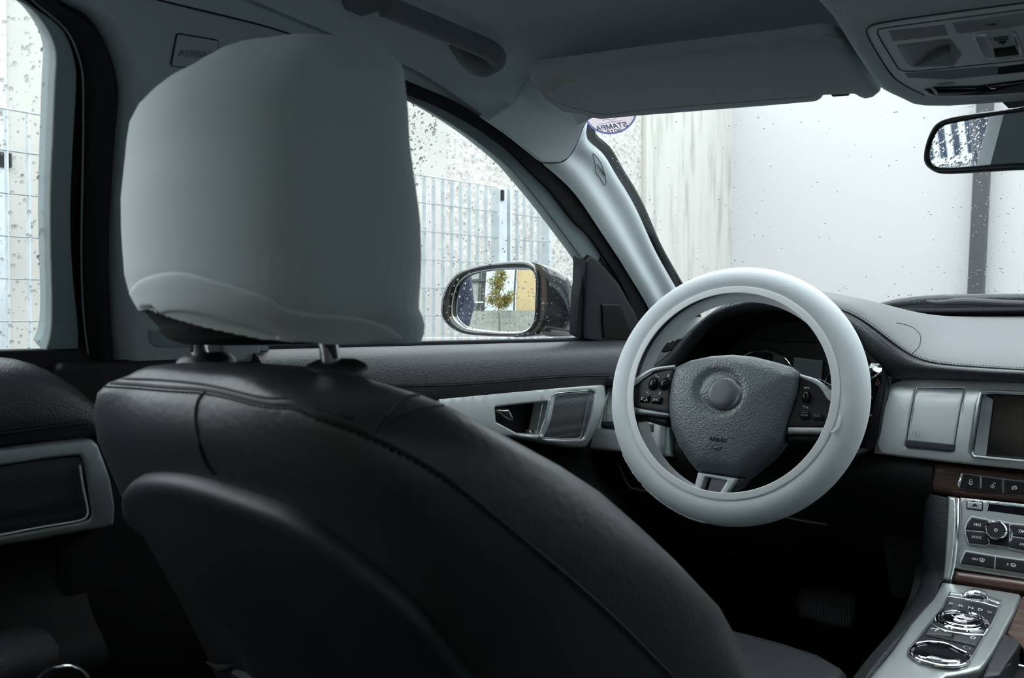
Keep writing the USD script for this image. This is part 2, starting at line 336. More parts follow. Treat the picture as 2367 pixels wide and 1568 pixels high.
def tube(p, r, sides=10, closed=False, cap=True):
    p = np.asarray(p, float); n = len(p); r = np.broadcast_to(r, (n,))
    t = np.gradient(p, axis=0) if not closed else np.roll(p, -1, 0) - np.roll(p, 1, 0)
    t /= np.linalg.norm(t, axis=1, keepdims=True) + 1e-12
    a = np.cross(t[0], [0, 0, 1.0] if abs(t[0][2]) < 0.9 else [1.0, 0, 0]); a /= np.linalg.norm(a); A = [a]
    for i in range(1, n):
        a = A[-1] - t[i] * (A[-1] @ t[i]); A.append(a / (np.linalg.norm(a) + 1e-12))
    A = np.array(A); Bn = np.cross(t, A); ang = np.arange(sides) * 2 * np.pi / sides
    v = (p[:, None] + r[:, None, None] * (np.cos(ang)[None, :, None] * A[:, None] + np.sin(ang)[None, :, None] * Bn[:, None])).reshape(-1, 3)
    f = []
    for i in range(n if closed else n - 1):
        j = (i + 1) % n
        for k in range(sides):
            l = (k + 1) % sides; f += [(i * sides + k, i * sides + l, j * sides + l), (i * sides + k, j * sides + l, j * sides + k)]
    if not closed and cap:
        v = np.vstack([v, p[0], p[-1]]); c0 = n * sides
        for k in range(sides):
            l = (k + 1) % sides; f += [(c0, l, k), (c0 + 1, (n - 1) * sides + k, (n - 1) * sides + l)]
    return solid(v, f)
def loft(S, caps=True):
    """closed sections (n, m, 3) joined and capped with fans"""
    S = np.asarray(S, float); n, m = S.shape[:2]; i = np.arange(n * m).reshape(n, m); j = np.roll(i, -1, 1)
    q = np.stack([i[:-1], j[:-1], j[1:], i[1:]], -1).reshape(-1, 4); v = S.reshape(-1, 3); f = [q[:, [0, 1, 2]], q[:, [0, 2, 3]]]
    if caps:
        v = np.vstack([v, S[0].mean(0), S[-1].mean(0)])
        f += [np.c_[np.full(m, n * m), j[0], i[0]], np.c_[np.full(m, n * m + 1), i[-1], j[-1]]]
    M = solid(v, np.vstack(f))
    if M.volume < 0: M.invert()
    return M
def boxm(lo, hi, r=0.0):
    lo, hi = np.minimum(lo, hi), np.maximum(lo, hi)
    if r <= 0:
        b = trimesh.creation.box(hi - lo); b.apply_translation((lo + hi) / 2); return b
    s = m3.Manifold.sphere(r, 16); pts = [s.translate(tuple(np.where(k, hi - r, lo + r))) for k in np.ndindex(2, 2, 2)]
    m = m3.Manifold.batch_hull(pts).to_mesh(); return solid(m.vert_properties[:, :3], m.tri_verts)
def hull(*balls):
    m = m3.Manifold.batch_hull([m3.Manifold.sphere(r, 20).translate(tuple(map(float, c))) for c, r in balls]).to_mesh()
    return solid(m.vert_properties[:, :3], m.tri_verts)
def lathe(profile, c, n, sides=48):
    """profile: (radius, height along n) pairs"""
    n = np.asarray(n, float) / np.linalg.norm(n); a = np.cross(n, [0, 0, 1.0] if abs(n[2]) < 0.9 else [1.0, 0, 0]); a /= np.linalg.norm(a); b = np.cross(n, a)
    t = np.linspace(0, 2 * np.pi, sides, endpoint=False); ring = np.cos(t)[:, None] * a + np.sin(t)[:, None] * b
    return loft(np.array([np.asarray(c) + r * ring + h * n for r, h in profile]))
def text(s, p0, p1, hit, k=0.0006, depth=0.0004, tall=None, bold=False, flip=False, up=None):
    """lettering on a surface from pixel p0 (left end of the baseline) to p1 (right end); tall: capital height in pixels"""
    A, N = hit([p0]); B, _ = hit([p1]); A, B, N = A[0], B[0], N[0]
    m = meshkit.text_mesh(s, 1.0, 1.0, bold); w = m.bounds[1][0]
    x = B - A; L = np.linalg.norm(x); x /= L; y = np.cross(N, x)
    sc = L / w; sy = sc
    if tall:
        T, _ = hit([(p0[0], p0[1] - tall)]); sy = abs((T[0] - A) @ y) if abs((T[0] - A) @ y) > 0.2 * sc else sc
    if flip: y = -y
    v = m.vertices; v = A + v[:, :1] * sc * x + v[:, 1:2] * sy * y + N * (k + v[:, 2:3] * depth)
    m = solid(v, m.faces); return m
def line(px, hit, r, k=0.0, n=None, closed=False, smooth=True, sides=8):
    px = np.asarray(px, float); n = n or max(12, int(len(px) * 8))
    q = spl(px, n, closed) if smooth and len(px) > 2 else lin(np.vstack([px, px[:1]]) if closed else px, n)
    if closed and not smooth: q = q[:-1]
    P = pts3(hit, q, k); P = P[~np.isnan(P).any(1)]
    return tube(P, r, sides, closed)
def stitches(px, hit, k=0.0006, gap=0.006, r=0.0006):
    q = spl(px, 400); P, N = hit(q); ok = ~np.isnan(P).any(1); P, N = P[ok], N[ok]
    s = np.r_[0, np.cumsum(np.linalg.norm(np.diff(P, axis=0), axis=1))]; out = []
    for a in np.arange(0, s[-1] - gap * 0.7, gap):
        e = [np.array([np.interp(x, s, (P + N * k)[:, j]) for j in range(3)]) for x in (a, a + gap * 0.62)]
        out.append(tube(e, r, 5))
    return cat(*out)

# ================================================================== THE CAR'S SHELL (setting)
SP = PL((-0.76, 0, 0.98), (0.35, 0, -0.16))            # the leaning plane of the left side glass
def spx(y, z, k=0.0):                                   # a point of that plane in metres
    return np.array([-0.76 + (z - 0.98) * 0.457, y, z]) + SP.n * k

put(None, "floor", boxm([-0.76, -1.1, 0.20], [0.76, 2.0, 0.25]), "carpet", kind="structure")
put(None, "ground", boxm([-120, -140, -0.25], [120, 60, 0.0]), "asphalt", kind="structure")

# ceiling: the headliner, a shell that falls to the roof rails at both sides and to the windscreen header in front
st = [(-1.15, 1.33, 1.24), (-0.7, 1.43, 1.33), (0.0, 1.455, 1.365), (0.45, 1.452, 1.362), (0.7, 1.435, 1.347), (0.82, 1.415, 1.337), (0.92, 1.388, 1.317), (1.0, 1.355, 1.300), (1.06, 1.352, 1.284), (1.115, 1.350, 1.268)]
rows = []
for y, zc, zr in st:
    xr = -0.76 + (zr - 0.98) * 0.457 + 0.012; X = np.r_[np.linspace(xr, -0.28, 15), np.linspace(-0.2, 0.2, 5), np.linspace(0.28, -xr, 15)]
    z = zr + (zc - zr) * (1 - (np.abs(X) / -xr) ** (3.2 if y < .95 else 5.0 if y < 1.03 else 8.0))
    yy = y + (0.085 * (1 - (X / 0.6) ** 2) if y > 1.05 else (0.05 if y > 0.95 else 0) * (1 - (X / 0.6) ** 2))
    rows.append(np.stack([X, np.broadcast_to(yy, X.shape), z], 1))
R = np.array(rows); G = np.stack([spl(R[:, j], 60) for j in range(R.shape[1])], 1)
ceiling_mesh = gsolid(G, 0.02); CEIL = MH(solid(*(lambda n, m: (G.reshape(-1, 3), np.vstack([np.stack([np.arange(n * m).reshape(n, m)[:-1, :-1].ravel(), np.arange(n * m).reshape(n, m)[1:, :-1].ravel(), np.arange(n * m).reshape(n, m)[1:, 1:].ravel()], 1), np.stack([np.arange(n * m).reshape(n, m)[:-1, :-1].ravel(), np.arange(n * m).reshape(n, m)[1:, 1:].ravel(), np.arange(n * m).reshape(n, m)[:-1, 1:].ravel()], 1)])))(*G.shape[:2])))
put(None, "ceiling", ceiling_mesh, "headliner", kind="structure", smooth=60)

# right-hand side, front bulkhead and rear of the body, out of the frame but closing the cabin
def rbox(name, lo, hi, mat="plastic", r=0.01): put(None, name, boxm(lo, hi, r), mat, kind="structure")
rbox("wall_right", [0.74, -1.1, 0.2], [0.84, 2.0, 0.96], "plastic_dark")
rbox("wall_front", [-0.8, 2.0, 0.2], [0.8, 2.08, 0.97], "plastic_dark")
rbox("wall_back", [-0.8, -1.2, 0.2], [0.8, -1.1, 0.95], "plastic_dark")
wr = thing("wall_right", kind="structure")
for a, b, wa in (((0.5, 0.96), (0.44, 1.36), 0.10), ((-0.72, 0.96), (-0.62, 1.36), 0.10)):
    S = []
    for (y, z) in (a, b):
        x = 0.775 - (z - 0.98) * 0.457
        S.append(np.array([[x - .03, y - wa, z], [x + .03, y - wa, z], [x + .03, y + wa, z], [x - .03, y + wa, z]]))
    put(wr, "pillar", loft(S), "pillar")
put(wr, "pillar", tube([(0.735, 1.86, 0.99), (0.66, 1.45, 1.19), (0.60, 1.12, 1.30), (0.585, 0.8, 1.34)], 0.035), "pillar")
# rear window and C-pillars behind the camera
def cpil(sx):
    S = []
    for t in np.linspace(0, 1, 6):
        y0, y1, z = -0.60 + 0.12 * t * 0, -1.15 + 0.42 * t, 0.96 + 0.39 * t; x = (0.77 - (z - 0.98) * 0.457) * sx
        S.append(np.array([[x, y0, z], [x - .05 * sx, y0 - .02, z], [x - .10 * sx, y1 - 0.05, z], [x + .0, y1, z]]))
    return loft(S)
t5 = thing("trim_5", kind="structure"); put(t5, "pillar", cpil(-1), "plastic_grey"); put(t5, "pillar", cpil(1), "plastic_grey")
put(None, "window_5", loft([np.array([[.765, -.6, .97], [.765, 1.7, .97], [.77, 1.7, .97], [.77, -.6, .97]]), np.array([[.61, -.6, 1.34], [.61, 1.15, 1.34], [.615, 1.15, 1.34], [.615, -.6, 1.34]])]), "glass_tint", kind="structure")
put(None, "wall_right", boxm([2.3, -7, -.1], [2.6, 5.5, 2.7]), "far_wall", kind="structure")
put(None, "wall_left", boxm([-.835, -1.1, .2], [-.775, 2.06, .945]), "plastic_dark", kind="structure")
put(None, "window_4", loft([np.array([[-.66, -1.36, .97], [.66, -1.36, .97], [.66, -1.365, .966], [-.66, -1.365, .966]]), np.array([[-.54, -.78, 1.335], [.54, -.78, 1.335], [.54, -.785, 1.331], [-.54, -.785, 1.331]])]), "glass_tint", kind="structure")
put(None, "trim_6", boxm([-.75, -1.5, .93], [.75, -1.0, .96], .01), "plastic_grey", kind="structure")
put(None, "ceiling", loft([np.array([[-.6, -1.16, 1.27], [.6, -1.16, 1.27], [.6, -.7, 1.45], [-.6, -.7, 1.45]]), np.array([[-.6, -1.16, 1.272], [.6, -1.16, 1.272], [.6, -.7, 1.47], [-.6, -.7, 1.47]])]), "headliner", kind="structure") if False else None

# ------------------------------------------------------------------ front door: door_1
seal_o = [(725, 88), (800, 118), *c2((1265, 690), (1700, 880), (2100, 1150)), *e7((0, 215), (200, 390), (400, 560), (800, 960), (1225, 1568)), (1425, 590), (1470, 662), (1500, 715), (1520, 770)]
seal_i = [(725, 128), (800, 160), *c2((1295, 825), (1500, 905), (1800, 1070), (2100, 1290)), *e7((0, 640), (300, 930), (810, 1568)), *c5((1250, 430), (1400, 640), (1500, 790), (1560, 920)), (1470, 750), (1480, 775)]
glass_e = [(650, 110), (800, 172), *c2((1295, 870), (1500, 980), (1800, 1175), (2100, 1420)), *c5((740, 0), (900, 190), (1100, 450), (1240, 640))]
door = thing("door_1", kind="structure")
so, si, ge = spl(seal_o, 80), spl(seal_i, 80), spl(glass_e, 80)
put(door, "window_frame", patch(np.vstack([si[:64], c5((1300, 760))[0:1], ge[::-1]]), off(SP, 0.0), h=0.004, b=3, depth=0.03), "frame_grey", smooth=40)
put(door, "frame_bead", line(si[8:66], off(SP, 0.005), 0.0012), "silver_dim", label="thin bright bead along the window frame")
sealmesh = patch(np.vstack([so, si[::-1]]), off(SP, 0.006), h=0.006, b=8, depth=0.03)
put(door, "door_seal", sealmesh, "rubber")
sail = [*c5((1268, 650), (1300, 760)), *(si[50:70]), *c5((1640, 1090), (1580, 1215), (1480, 1245), (1350, 1215), (1240, 1190))]
sail = [*c5((1262, 640), (1300, 600), (1360, 640), (1500, 800), (1620, 1010), (1660, 1100), (1590, 1215), (1480, 1248), (1345, 1218), (1240, 1195))]
put(door, "mirror_trim", patch(sail, off(SP, 0.012), h=0.004, b=5, depth=0.03, r=1.5), "plastic")
put(door, "speaker_grille", patch(c5((1378, 950), (1520, 953), (1600, 1150), (1570, 1208), (1395, 1198), (1383, 1100)), off(SP, 0.017), h=0.002, b=3, depth=0.006, r=3), "plastic_dark", label="small black tweeter grille in the mirror corner")
put(door, "glass_channel", patch(c5((1250, 655), (1280, 700), (1248, 1195), (1200, 1195), (1215, 900)), off(SP, 0.006), h=0.004, b=3, depth=0.02), "rubber_sheen")
put(door, "glass_seal", boxm([-.800, .60, .93], [-.757, 1.62, .9722], .003), "rubber")
# padded sill, swept along the car; the profile runs from the sill round to the stitched seam
prof = [(-0.775, 0.958), (-0.755, 0.9655), (-0.735, 0.962), (-0.716, 0.948), (-0.708, 0.925), (-0.706, 0.902), (-0.7075, 0.893), (-0.710, 0.886), (-0.716, 0.876), (-0.726, 0.873)]
def pad(y0, y1, n=40, tilt=0.0, fall=None):
    pr = spl(prof, 26); G = []
    for y in np.linspace(y0, y1, n):
        d = fall(y) if fall else 0.0
        z = 0.873 + (pr[:, 1] - 0.873) * (1 - d) - tilt * (y - 1.0)
        G.append(np.stack([pr[:, 0] - 0.02 * d, np.full(len(pr), y), z], 1))
    return gsolid(np.array(G), 0.02)
padm = pad(0.655, 1.64, n=46, tilt=0.0)
put(door, "sill_pad", padm, "leather_grain", label="soft grained upper pad with a stitched seam", smooth=60)
PADH = PX(-0.706)
seam = [(880, 893), *d5((500, 190), (900, 170), (1300, 140), (1700, 105), (2050, 88), (2270, 85)), (1410, 869)]
put(door, "seam", line(seam, off(PADH, 0.001), 0.0013), "rubber"); 
put(door, "stitching", cat(stitches([(x, y - 5) for x, y in seam], off(PADH, 0.001)), stitches([(x, y + 4.5) for x, y in seam], off(PADH, 0.001))), "thread", kind="stuff")
DP = PX(-0.722)
pan = [(1000, 917), *d5((780, 272), (1300, 228), (1750, 190), (2100, 170), (2210, 172), (2235, 190), (2215, 330), (2130, 640), (2080, 850), (1900, 850), (1700, 815)), (1180, 1010), (1000, 1000)]
hole_l = c_hole = rnd(d5((1050, 415), (1350, 380), (1590, 360), (1608, 385), (1545, 700), (1300, 690), (1050, 560)), 3)
spk = rnd(d5((1700, 300), (1735, 272), (1900, 255), (2080, 244), (2105, 262), (2095, 330), (2020, 720), (2000, 745), (1800, 750), (1570, 735), (1630, 560), (1680, 340)), 3)
put(door, "silver_panel", patch(pan, DP, h=0.006, b=6, depth=0.02, r=3, holes=[hole_l, spk], hf=lambda X, q: 0.012 * (1 - ((X[:, 2] - 0.83) / 0.06) ** 2)), "silver_door", label="satin silver door panel", smooth=60)
put(door, "speaker_grille", patch(spk, DP, h=0.004, b=2, depth=0.01, hf=lambda X, q: 0.009 * (1 - ((X[:, 2] - 0.83) / 0.06) ** 2)), "speaker_mesh", label="perforated grey speaker grille")
put(door, "speaker_bezel", line(np.array(spk.exterior.coords)[:-1], off(DP, 0.016), 0.0012, closed=True, smooth=False, n=80), "chrome_satin")
put(door, "handle_recess", patch(hole_l.buffer(2), off(DP, -0.03), h=0.0, b=0, depth=0.006), "plastic_dark")
put(door, "door_handle", patch(d5((1090, 430), (1200, 432), (1240, 428), (1300, 550), (1290, 565), (1230, 540), (1130, 470)), off(DP, -0.004), h=0.007, b=5, depth=0.006, r=1), "chrome_satin", label="chrome inner door handle")
put(door, "lock_tab", patch(d5((1450, 655), (1515, 650), (1530, 690), (1470, 690)), off(DP, -0.002), h=0.005, b=2, depth=0.006), "chrome")
put(door, "recess_rim", line(d5((1608, 390), (1590, 480), (1545, 700)), off(DP, 0.015), 0.0013), "chrome_satin")
lowr = [(-0.742, 0.775), (-0.748, 0.74), (-0.735, 0.68), (-0.69, 0.64), (-0.69, 0.60), (-0.735, 0.52), (-0.735, 0.26)]
def lower(y0, y1):
    pr = spl(lowr, 30); return gsolid(np.array([np.stack([pr[:, 0], np.full(30, y), pr[:, 1]], 1) for y in np.linspace(y0, y1, 12)]), 0.03)
put(door, "lower_trim", lower(0.655, 1.60), "plastic_dark", smooth=60)
put(door, "inner_shell", boxm([-0.79, 0.655, 0.26], [-0.755, 1.62, 0.945]), "plastic_dark")
put(door, "outer_skin", boxm([-0.93, 0.60, 0.25], [-0.89, 1.75, 0.93], 0.02), "car_paint")
glassp = np.vstack([spl(glass_e, 60), c5((1240, 1192)), [(590, 784)], [(640, 300)]])
put(None, "window_1", patch(glassp, off(SP, -0.012), h=0.0, b=0, depth=0.004, step=60), "glass", kind="structure")

t3 = thing("trim_3", kind="structure")
put(t3, "roof_side", loft([np.array([spx(y, z0), spx(y, 1.48), spx(y, 1.48, -.02), spx(y, z0, -.02)]) for y, z0 in ((-1.15, 1.30), (-.5, 1.375), (.5, 1.385))]), "headliner")
put(t3, "roof_side", patch([(250, -40), (700, -60), (880, 60), (840, 170), (640, 150), (367, 20)], off(SP, -.022), h=0, b=0, depth=.01, step=30), "headliner")
put(t3, "roof_side", patch([(250, -35), (367, -2), (600, 55), (700, 95), (830, 140), (860, -100), (250, -140)], off(SP, -.002), h=0, b=0, depth=.02, step=30), "headliner")
put(t3, "roof_rail", patch(np.vstack([so[:46], so[45::-1] + [14, -75], [(500, -150), (60, -150), (150, -70), (330, -30), (500, 20)]]), off(SP, -.004), h=0, b=0, depth=.02, step=30), "headliner", smooth=60)
# ------------------------------------------------------------------ rear door: door_2
rdoor = thing("door_2", kind="structure")
rg = [(-700, -260), (-300, -160), *c1((100, 0), (180, 50), (250, 130), (310, 240), (330, 330), (325, 450), (310, 800), (295, 1400)), *d1((360, 0), (330, 125)), (100, 812)]
rf = [(-700, -330), (-300, -230), (20, -30), *c1((190, 30), (330, 130), (400, 220), (450, 380), (455, 560), (430, 1000), (430, 1568)), *d1((562, 0), (560, 180), (555, 330)), (178, 880)]
r1 = [(-700, -345), (-300, -245), (30, -42), *c1((215, 20), (350, 130), (430, 230), (490, 400), (503, 560), (500, 1000), (492, 1568)), *d1((615, 0), (640, 200), (652, 360)), (211, 890)]
r2 = [(-700, -420), (-300, -330), (60, -90), *c1((350, 0), (500, 80), (600, 200), (660, 330), (700, 480), (705, 620), (685, 850), (660, 1250), (650, 1568)), *d1((800, 0), (820, 300)), (264, 900)]
rg_, rf_, r1_, r2_ = (spl(a, 90) for a in (rg, rf, r1, r2))
put(rdoor, "window_frame", patch(np.vstack([rg_, rf_[::-1]]), off(SP, 0.0), h=0.004, b=4, depth=0.03, step=24), "frame_grey", smooth=50)
put(rdoor, "door_seal", patch(np.vstack([rf_, r1_[::-1]]), off(SP, -0.008), h=0.003, b=4, depth=0.02, step=24), "rubber")
put(rdoor, "body_seal", patch(np.vstack([r1_, r2_[::-1]]), off(SP, 0.004), h=0.012, b=24, depth=0.03, step=20), "rubber", smooth=60)
put(rdoor, "seal_bead", line(r1_[20:], off(SP, 0.008), 0.0010), "frame_grey")
fall = lambda y: np.clip((y - 0.345) / 0.13, 0, 1) ** 2 * 0.9
rp = pad(-0.5, 0.468, n=60, fall=lambda y: fall(y))
put(rdoor, "sill_pad", rp, "leather_grain", label="soft grained rear pad rounding off to the pillar", smooth=60)
rs = [(-600, 1076), (-60, 1010), *d1((0, 765), (200, 738), (400, 712), (560, 695), (640, 688))]
put(rdoor, "seam", line(rs, off(PADH, 0.0015), 0.0013), "rubber")
put(rdoor, "stitching", cat(stitches([(x, y - 9) for x, y in rs], off(PADH, 0.001)), stitches([(x, y + 8) for x, y in rs], off(PADH, 0.001))), "thread", kind="stuff")
rpan = [(-900, 1130), (-300, 1067), *d1((0, 862), (300, 825), (640, 795), (680, 830), (760, 1080), (805, 1290), (812, 1420), (760, 1440), (300, 1525), (0, 1570)), (-300, 1313), (-900, 1417)]
rspk = rnd([(-500, 1139), *d1((0, 985), (300, 940), (530, 915), (555, 930), (575, 1000), (610, 1200), (636, 1340), (620, 1375), (560, 1395), (0, 1495)), (-500, 1327)], 4)
put(rdoor, "silver_panel", patch(rpan, DP, h=0.006, b=8, depth=0.02, r=3, holes=[rspk], step=24, hf=lambda X, q: 0.01 * (1 - ((X[:, 2] - 0.83) / 0.06) ** 2)), "silver_dim", label="satin silver rear door panel", smooth=60)
put(rdoor, "speaker_grille", patch(rspk, DP, h=0.004, b=2, depth=0.01, step=24, hf=lambda X, q: 0.008 * (1 - ((X[:, 2] - 0.83) / 0.06) ** 2)), "speaker_dark", label="dark perforated speaker grille")
put(rdoor, "speaker_bezel", line([(-480, 1324), (-100, 1255), *d1((0, 1497), (300, 1440), (560, 1396), (622, 1372), (637, 1335), (610, 1190), (578, 990))], off(DP, 0.015), 0.0011), "silver")
put(rdoor, "lower_trim", lower(-0.6, 0.44), "plastic_dark", smooth=60)
put(rdoor, "inner_shell", boxm([-0.79, -0.6, 0.26], [-0.755, 0.44, 0.945]), "plastic_dark")
put(rdoor, "outer_skin", boxm([-0.93, -0.6, 0.25], [-0.89, 0.59, 0.93], 0.02), "car_paint")
put(rdoor, "armrest", hull(((-0.66, 0.30, 0.655), .035), ((-0.66, -0.2, 0.66), .035), ((-0.72, 0.36, 0.64), .04), ((-0.72, -0.2, 0.64), .05), ((-0.67, 0.28, 0.61), .03)), "leather_grain", label="dark rounded rear armrest", smooth=60)
put(rdoor, "switch_bezel", tube(spl(pts3(PL((0, 0, 0.692), (0, 0, 1)), [(70, 1600), (95, 1562), (120, 1546), (160, 1540), (200, 1560), (215, 1600)]), 30), 0.0013), "chrome_satin")
put(None, "window_2", patch([*rg, (-700, 830)], off(SP, -0.012), h=0, b=0, depth=0.004, step=60), "glass", kind="structure")
put(rdoor, "glass_seal", boxm([-.800, -.6, .93], [-.757, .47, .9722], .003), "rubber")

# ------------------------------------------------------------------ B-pillar trim: trim_1 ; roof-side panel
t1 = thing("trim_1", kind="structure")
put(t1, "pillar_base", boxm([-.80, .41, .24], [-.742, .72, .958], .01), "plastic_dark")
bp = [*[tuple(x) for x in r2_[18:]], (330, 905), (612, 905), (604, 780), (640, 500), (690, 200), (730, 105), (690, 86), (600, 57), (367, 0), (300, -20), (180, -60)]
bpl = lambda X, q: 0.018 * np.clip((q[:, 0] - np.interp(q[:, 1], r2_[18:, 1], r2_[18:, 0])) / 34, 0, 1) ** 0.6 if True else 0
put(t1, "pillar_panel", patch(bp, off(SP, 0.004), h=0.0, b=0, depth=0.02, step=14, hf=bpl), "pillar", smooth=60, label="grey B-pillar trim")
tag = rnd(c1((1068, 203), (1318, 245), (1300, 420), (1030, 398)), 5)
put(t1, "airbag_tag", patch(tag, off(SP, 0.022), h=0.002, b=3, depth=0.003), "pillar")
put(t1, "tag_groove", line(np.array(tag.exterior.coords)[:-1], off(SP, 0.0225), 0.0009, closed=True, smooth=False, n=60), "rubber")
put(t1, "lettering", text("AIRBAG", c1((1075, 338))[0], c1((1290, 352))[0], off(SP, 0.0245), tall=15), "plastic_handle", label="embossed AIRBAG lettering")
put(t1, "belt_recess", patch(rnd(d1((1075, 0), (1420, 0), (1420, 135), (1130, 135), (1085, 100)), 6), off(SP, 0.0215), h=0.0015, b=3, depth=0.002), "frame_grey")
put(t1, "pillar_edge", patch(d1((1600, 70), (1870, 85), (1885, 240), (1610, 235)), off(SP, 0.026), h=0.004, b=4, depth=0.02), "pillar")
put(t1, "roof_seam", line([(300, -20), (367, 0), (600, 57), (690, 86)], off(SP, 0.023), 0.0010), "rubber")

# ------------------------------------------------------------------ A-pillar trim: trim_2
ap_r = [(1357, 262), (1345, 305), *e7((1130, 0), (1420, 400), (1930, 1250)), (1500, 562), (1560, 667), (1600, 735)]
ap_l = [*e7((0, 215), (200, 390), (400, 560), (800, 960), (1225, 1568)), (1425, 590), (1470, 662), (1500, 715), (1530, 780)]
AR = []
for (px, py), X in zip(spl(ap_r, 12), np.linspace(-0.600, -0.725, 12)): AR.append(PX(X)([(px, py)])[0][0])
AL = [off(SP, 0.018)([q])[0][0] for q in spl(ap_l, 12)]
t2 = thing("trim_2", kind="structure")
A_, L_ = spl(AR, 50), spl(AL, 50)
G = []
for a, l in zip(A_, L_):
    mid = 0.5 * (a + l); e = a - l; nn = np.cross(e, A_[-1] - A_[0]); nn /= np.linalg.norm(nn); nn *= np.sign((CAM - mid) @ nn)
    G.append(spl([l, l + 0.22 * e + nn * 0.012, l + 0.5 * e + nn * 0.010, l + 0.75 * e + nn * 0.020, a + nn * 0.004, a + e * 0.05 - nn * 0.02], 24))
apm = gsolid(np.array(G), 0.012)
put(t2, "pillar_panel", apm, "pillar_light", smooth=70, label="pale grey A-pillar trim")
APH = MH(apm)
tagp = e7((1160, 200), (1250, 290), (1330, 420), (1370, 560), (1410, 740), (1390, 810), (1300, 680), (1215, 555), (1205, 420))
put(t2, "airbag_tag", line(tagp, APH, 0.0008, closed=True, n=50), "frame_grey", label="airbag tag outline on the A-pillar")
put(t2, "lettering", text("AIRBAG", e7((1225, 430))[0], e7((1375, 640))[0], APH, tall=8), "plastic_grey")
put(t2, "edge_strip", ribbon([AR[i] for i in range(12)], [AR[i] + np.array([0.02, 0.006, 0.0]) for i in range(12)], m=4, th=0.006), "rubber")
# corner of the headliner that runs down onto the A-pillar
_q = [off(SP, 0.018)([(1254, 377)])[0][0], AR[1], CEIL([(1215, 200)])[0][0]]; _q = [p + (CAM - p) * k for p, k in zip(_q, (.030, .055, .012))]
RCP = PL(_q[0], np.cross(_q[1] - _q[0], _q[2] - _q[0]))
put(t2, "roof_joint", line(c3((640, 1042), (580, 1152), (520, 1302), (440, 1432), (360, 1473), (200, 1475)), off(RCP, .002), 0.0011), "rubber")
capp = [(1180, 240), *c3((100, 640), (180, 780), (300, 900), (500, 985), (640, 1045), (580, 1150), (520, 1300), (440, 1430), (360, 1470), (200, 1472), (0, 1310)), (1177, 316), (1120, 277)]
put(t2, "roof_corner", patch(capp, RCP, h=0.003, b=4, depth=0.01, step=14), "headliner", smooth=60)

# ------------------------------------------------------------------ windscreen: window_3
ws = [np.array([x0, y0, z0]) for x0, y0, z0 in ((-.76, 1.80, 1.0), (-.4, 1.93, 1.0), (0, 1.97, 1.0), (.4, 1.93, 1.0), (.76, 1.80, 1.0))]
wt = [np.array([x0, y0, z0]) for x0, y0, z0 in ((-.63, 1.10, 1.345), (-.3, 1.14, 1.385), (0, 1.155, 1.395), (.3, 1.14, 1.385), (.63, 1.10, 1.345))]
wb, wtt = spl(ws, 30), spl(wt, 30)
WG = np.stack([wb * (1 - t) + wtt * t + np.array([0, 0.02, 0.035]) * math.sin(math.pi * t) for t in np.linspace(0, 1, 14)], 1)
put(None, "window_3", gsolid(WG, 0.004), "glass", kind="structure", smooth=60)
n_, m_ = WG.shape[:2]; ii = np.arange(n_ * m_).reshape(n_, m_)
WSH = MH(solid(WG.reshape(-1, 3), np.vstack([np.stack([ii[:-1, :-1].ravel(), ii[1:, :-1].ravel(), ii[1:, 1:].ravel()], 1), np.stack([ii[:-1, :-1].ravel(), ii[1:, 1:].ravel(), ii[:-1, 1:].ravel()], 1)])))

# ================================================================== DRIVER'S SEAT AND HEADREST
def Xz(lst):
    out = []
    for px, py, X in lst:
        P = PX(X)([(px, py)])[0][0]; out.append(P)
    return np.array(sorted(out, key=lambda p: p[2]))
Lc = Xz([(270, 862, -.50), (230, 875, -.53), (200, 895, -.555), (198, 940, -.58), (205, 1000, -.60), (225, 1050, -.61), (250, 1100, -.62), (266, 1150, -.625), (325, 1248, -.635), (370, 1327, -.645), (420, 1425, -.652), (485, 1564, -.66), (550, 1700, -.665)])
Rc = Xz([(840, 862, -.27), (1000, 905, -.20), (1100, 945, -.17), (1200, 1000, -.15), (1300, 1055, -.135), (1400, 1110, -.125), (1500, 1200, -.11), (1600, 1290, -.10), (1700, 1400, -.09), (1750, 1490, -.085), (1785, 1568, -.08), (1810, 1680, -.08)])
cx = -0.375
def at(c, z): return np.array([np.interp(z, c[:, 2], c[:, 0]), np.interp(z, c[:, 2], c[:, 1])])
def seat_section(z, shrink=0.0):
    xl, yl = at(Lc, z); xr, yr = at(Rc, z); t = max(yr - yl, 0.06); s = np.clip((0.965 - z) / 0.05, 0.0, 1)
    fx = lambda u: xl + (xr - xl) * u
    p = [(xl + .05, yl + t * .92), (xl + .004, yl + t * .5), (xl + .004, yl + .03), (xl + .03, yl - .006 * s), (fx(.27), yl - .026 * s), (fx(.45), yl - .031 * s), (fx(.66), yl - .026 * s),
         (fx(.89), yl + 0.0), (xr - .012, yl + t * .35), (xr, yl + t * .72), (xr - .012, yr - .01), (xr - .05, yr), (fx(.66), yl + min(t, .13)), (fx(.45), yl + min(t, .12)), (fx(.27), yl + min(t, .13))]
    q = spl(p, 72, True); c = np.array([cx + .0, (yl + yr) / 2]); q = c + (q - c) * (1 - shrink)
    return np.c_[q, np.full(len(q), z)]
zs = [.46, .52, .58, .64, .69, .74, .79, .83, .865, .89, .91, .925, .938, .948, .956]
S = [seat_section(z) for z in zs]
top = seat_section(.958)
for k, (sh, dz) in enumerate(((.05, .0035), (.14, .0065), (.30, .0085), (.55, .0100), (.85, .0108))):
    c = np.array([top[:, 0].mean(), top[:, 1].mean(), 0]); q = c + (top - c) * (1 - sh); q[:, 2] = .957 + dz; S.append(q)
seat_mesh = loft(S); SEAT = MH(seat_mesh)
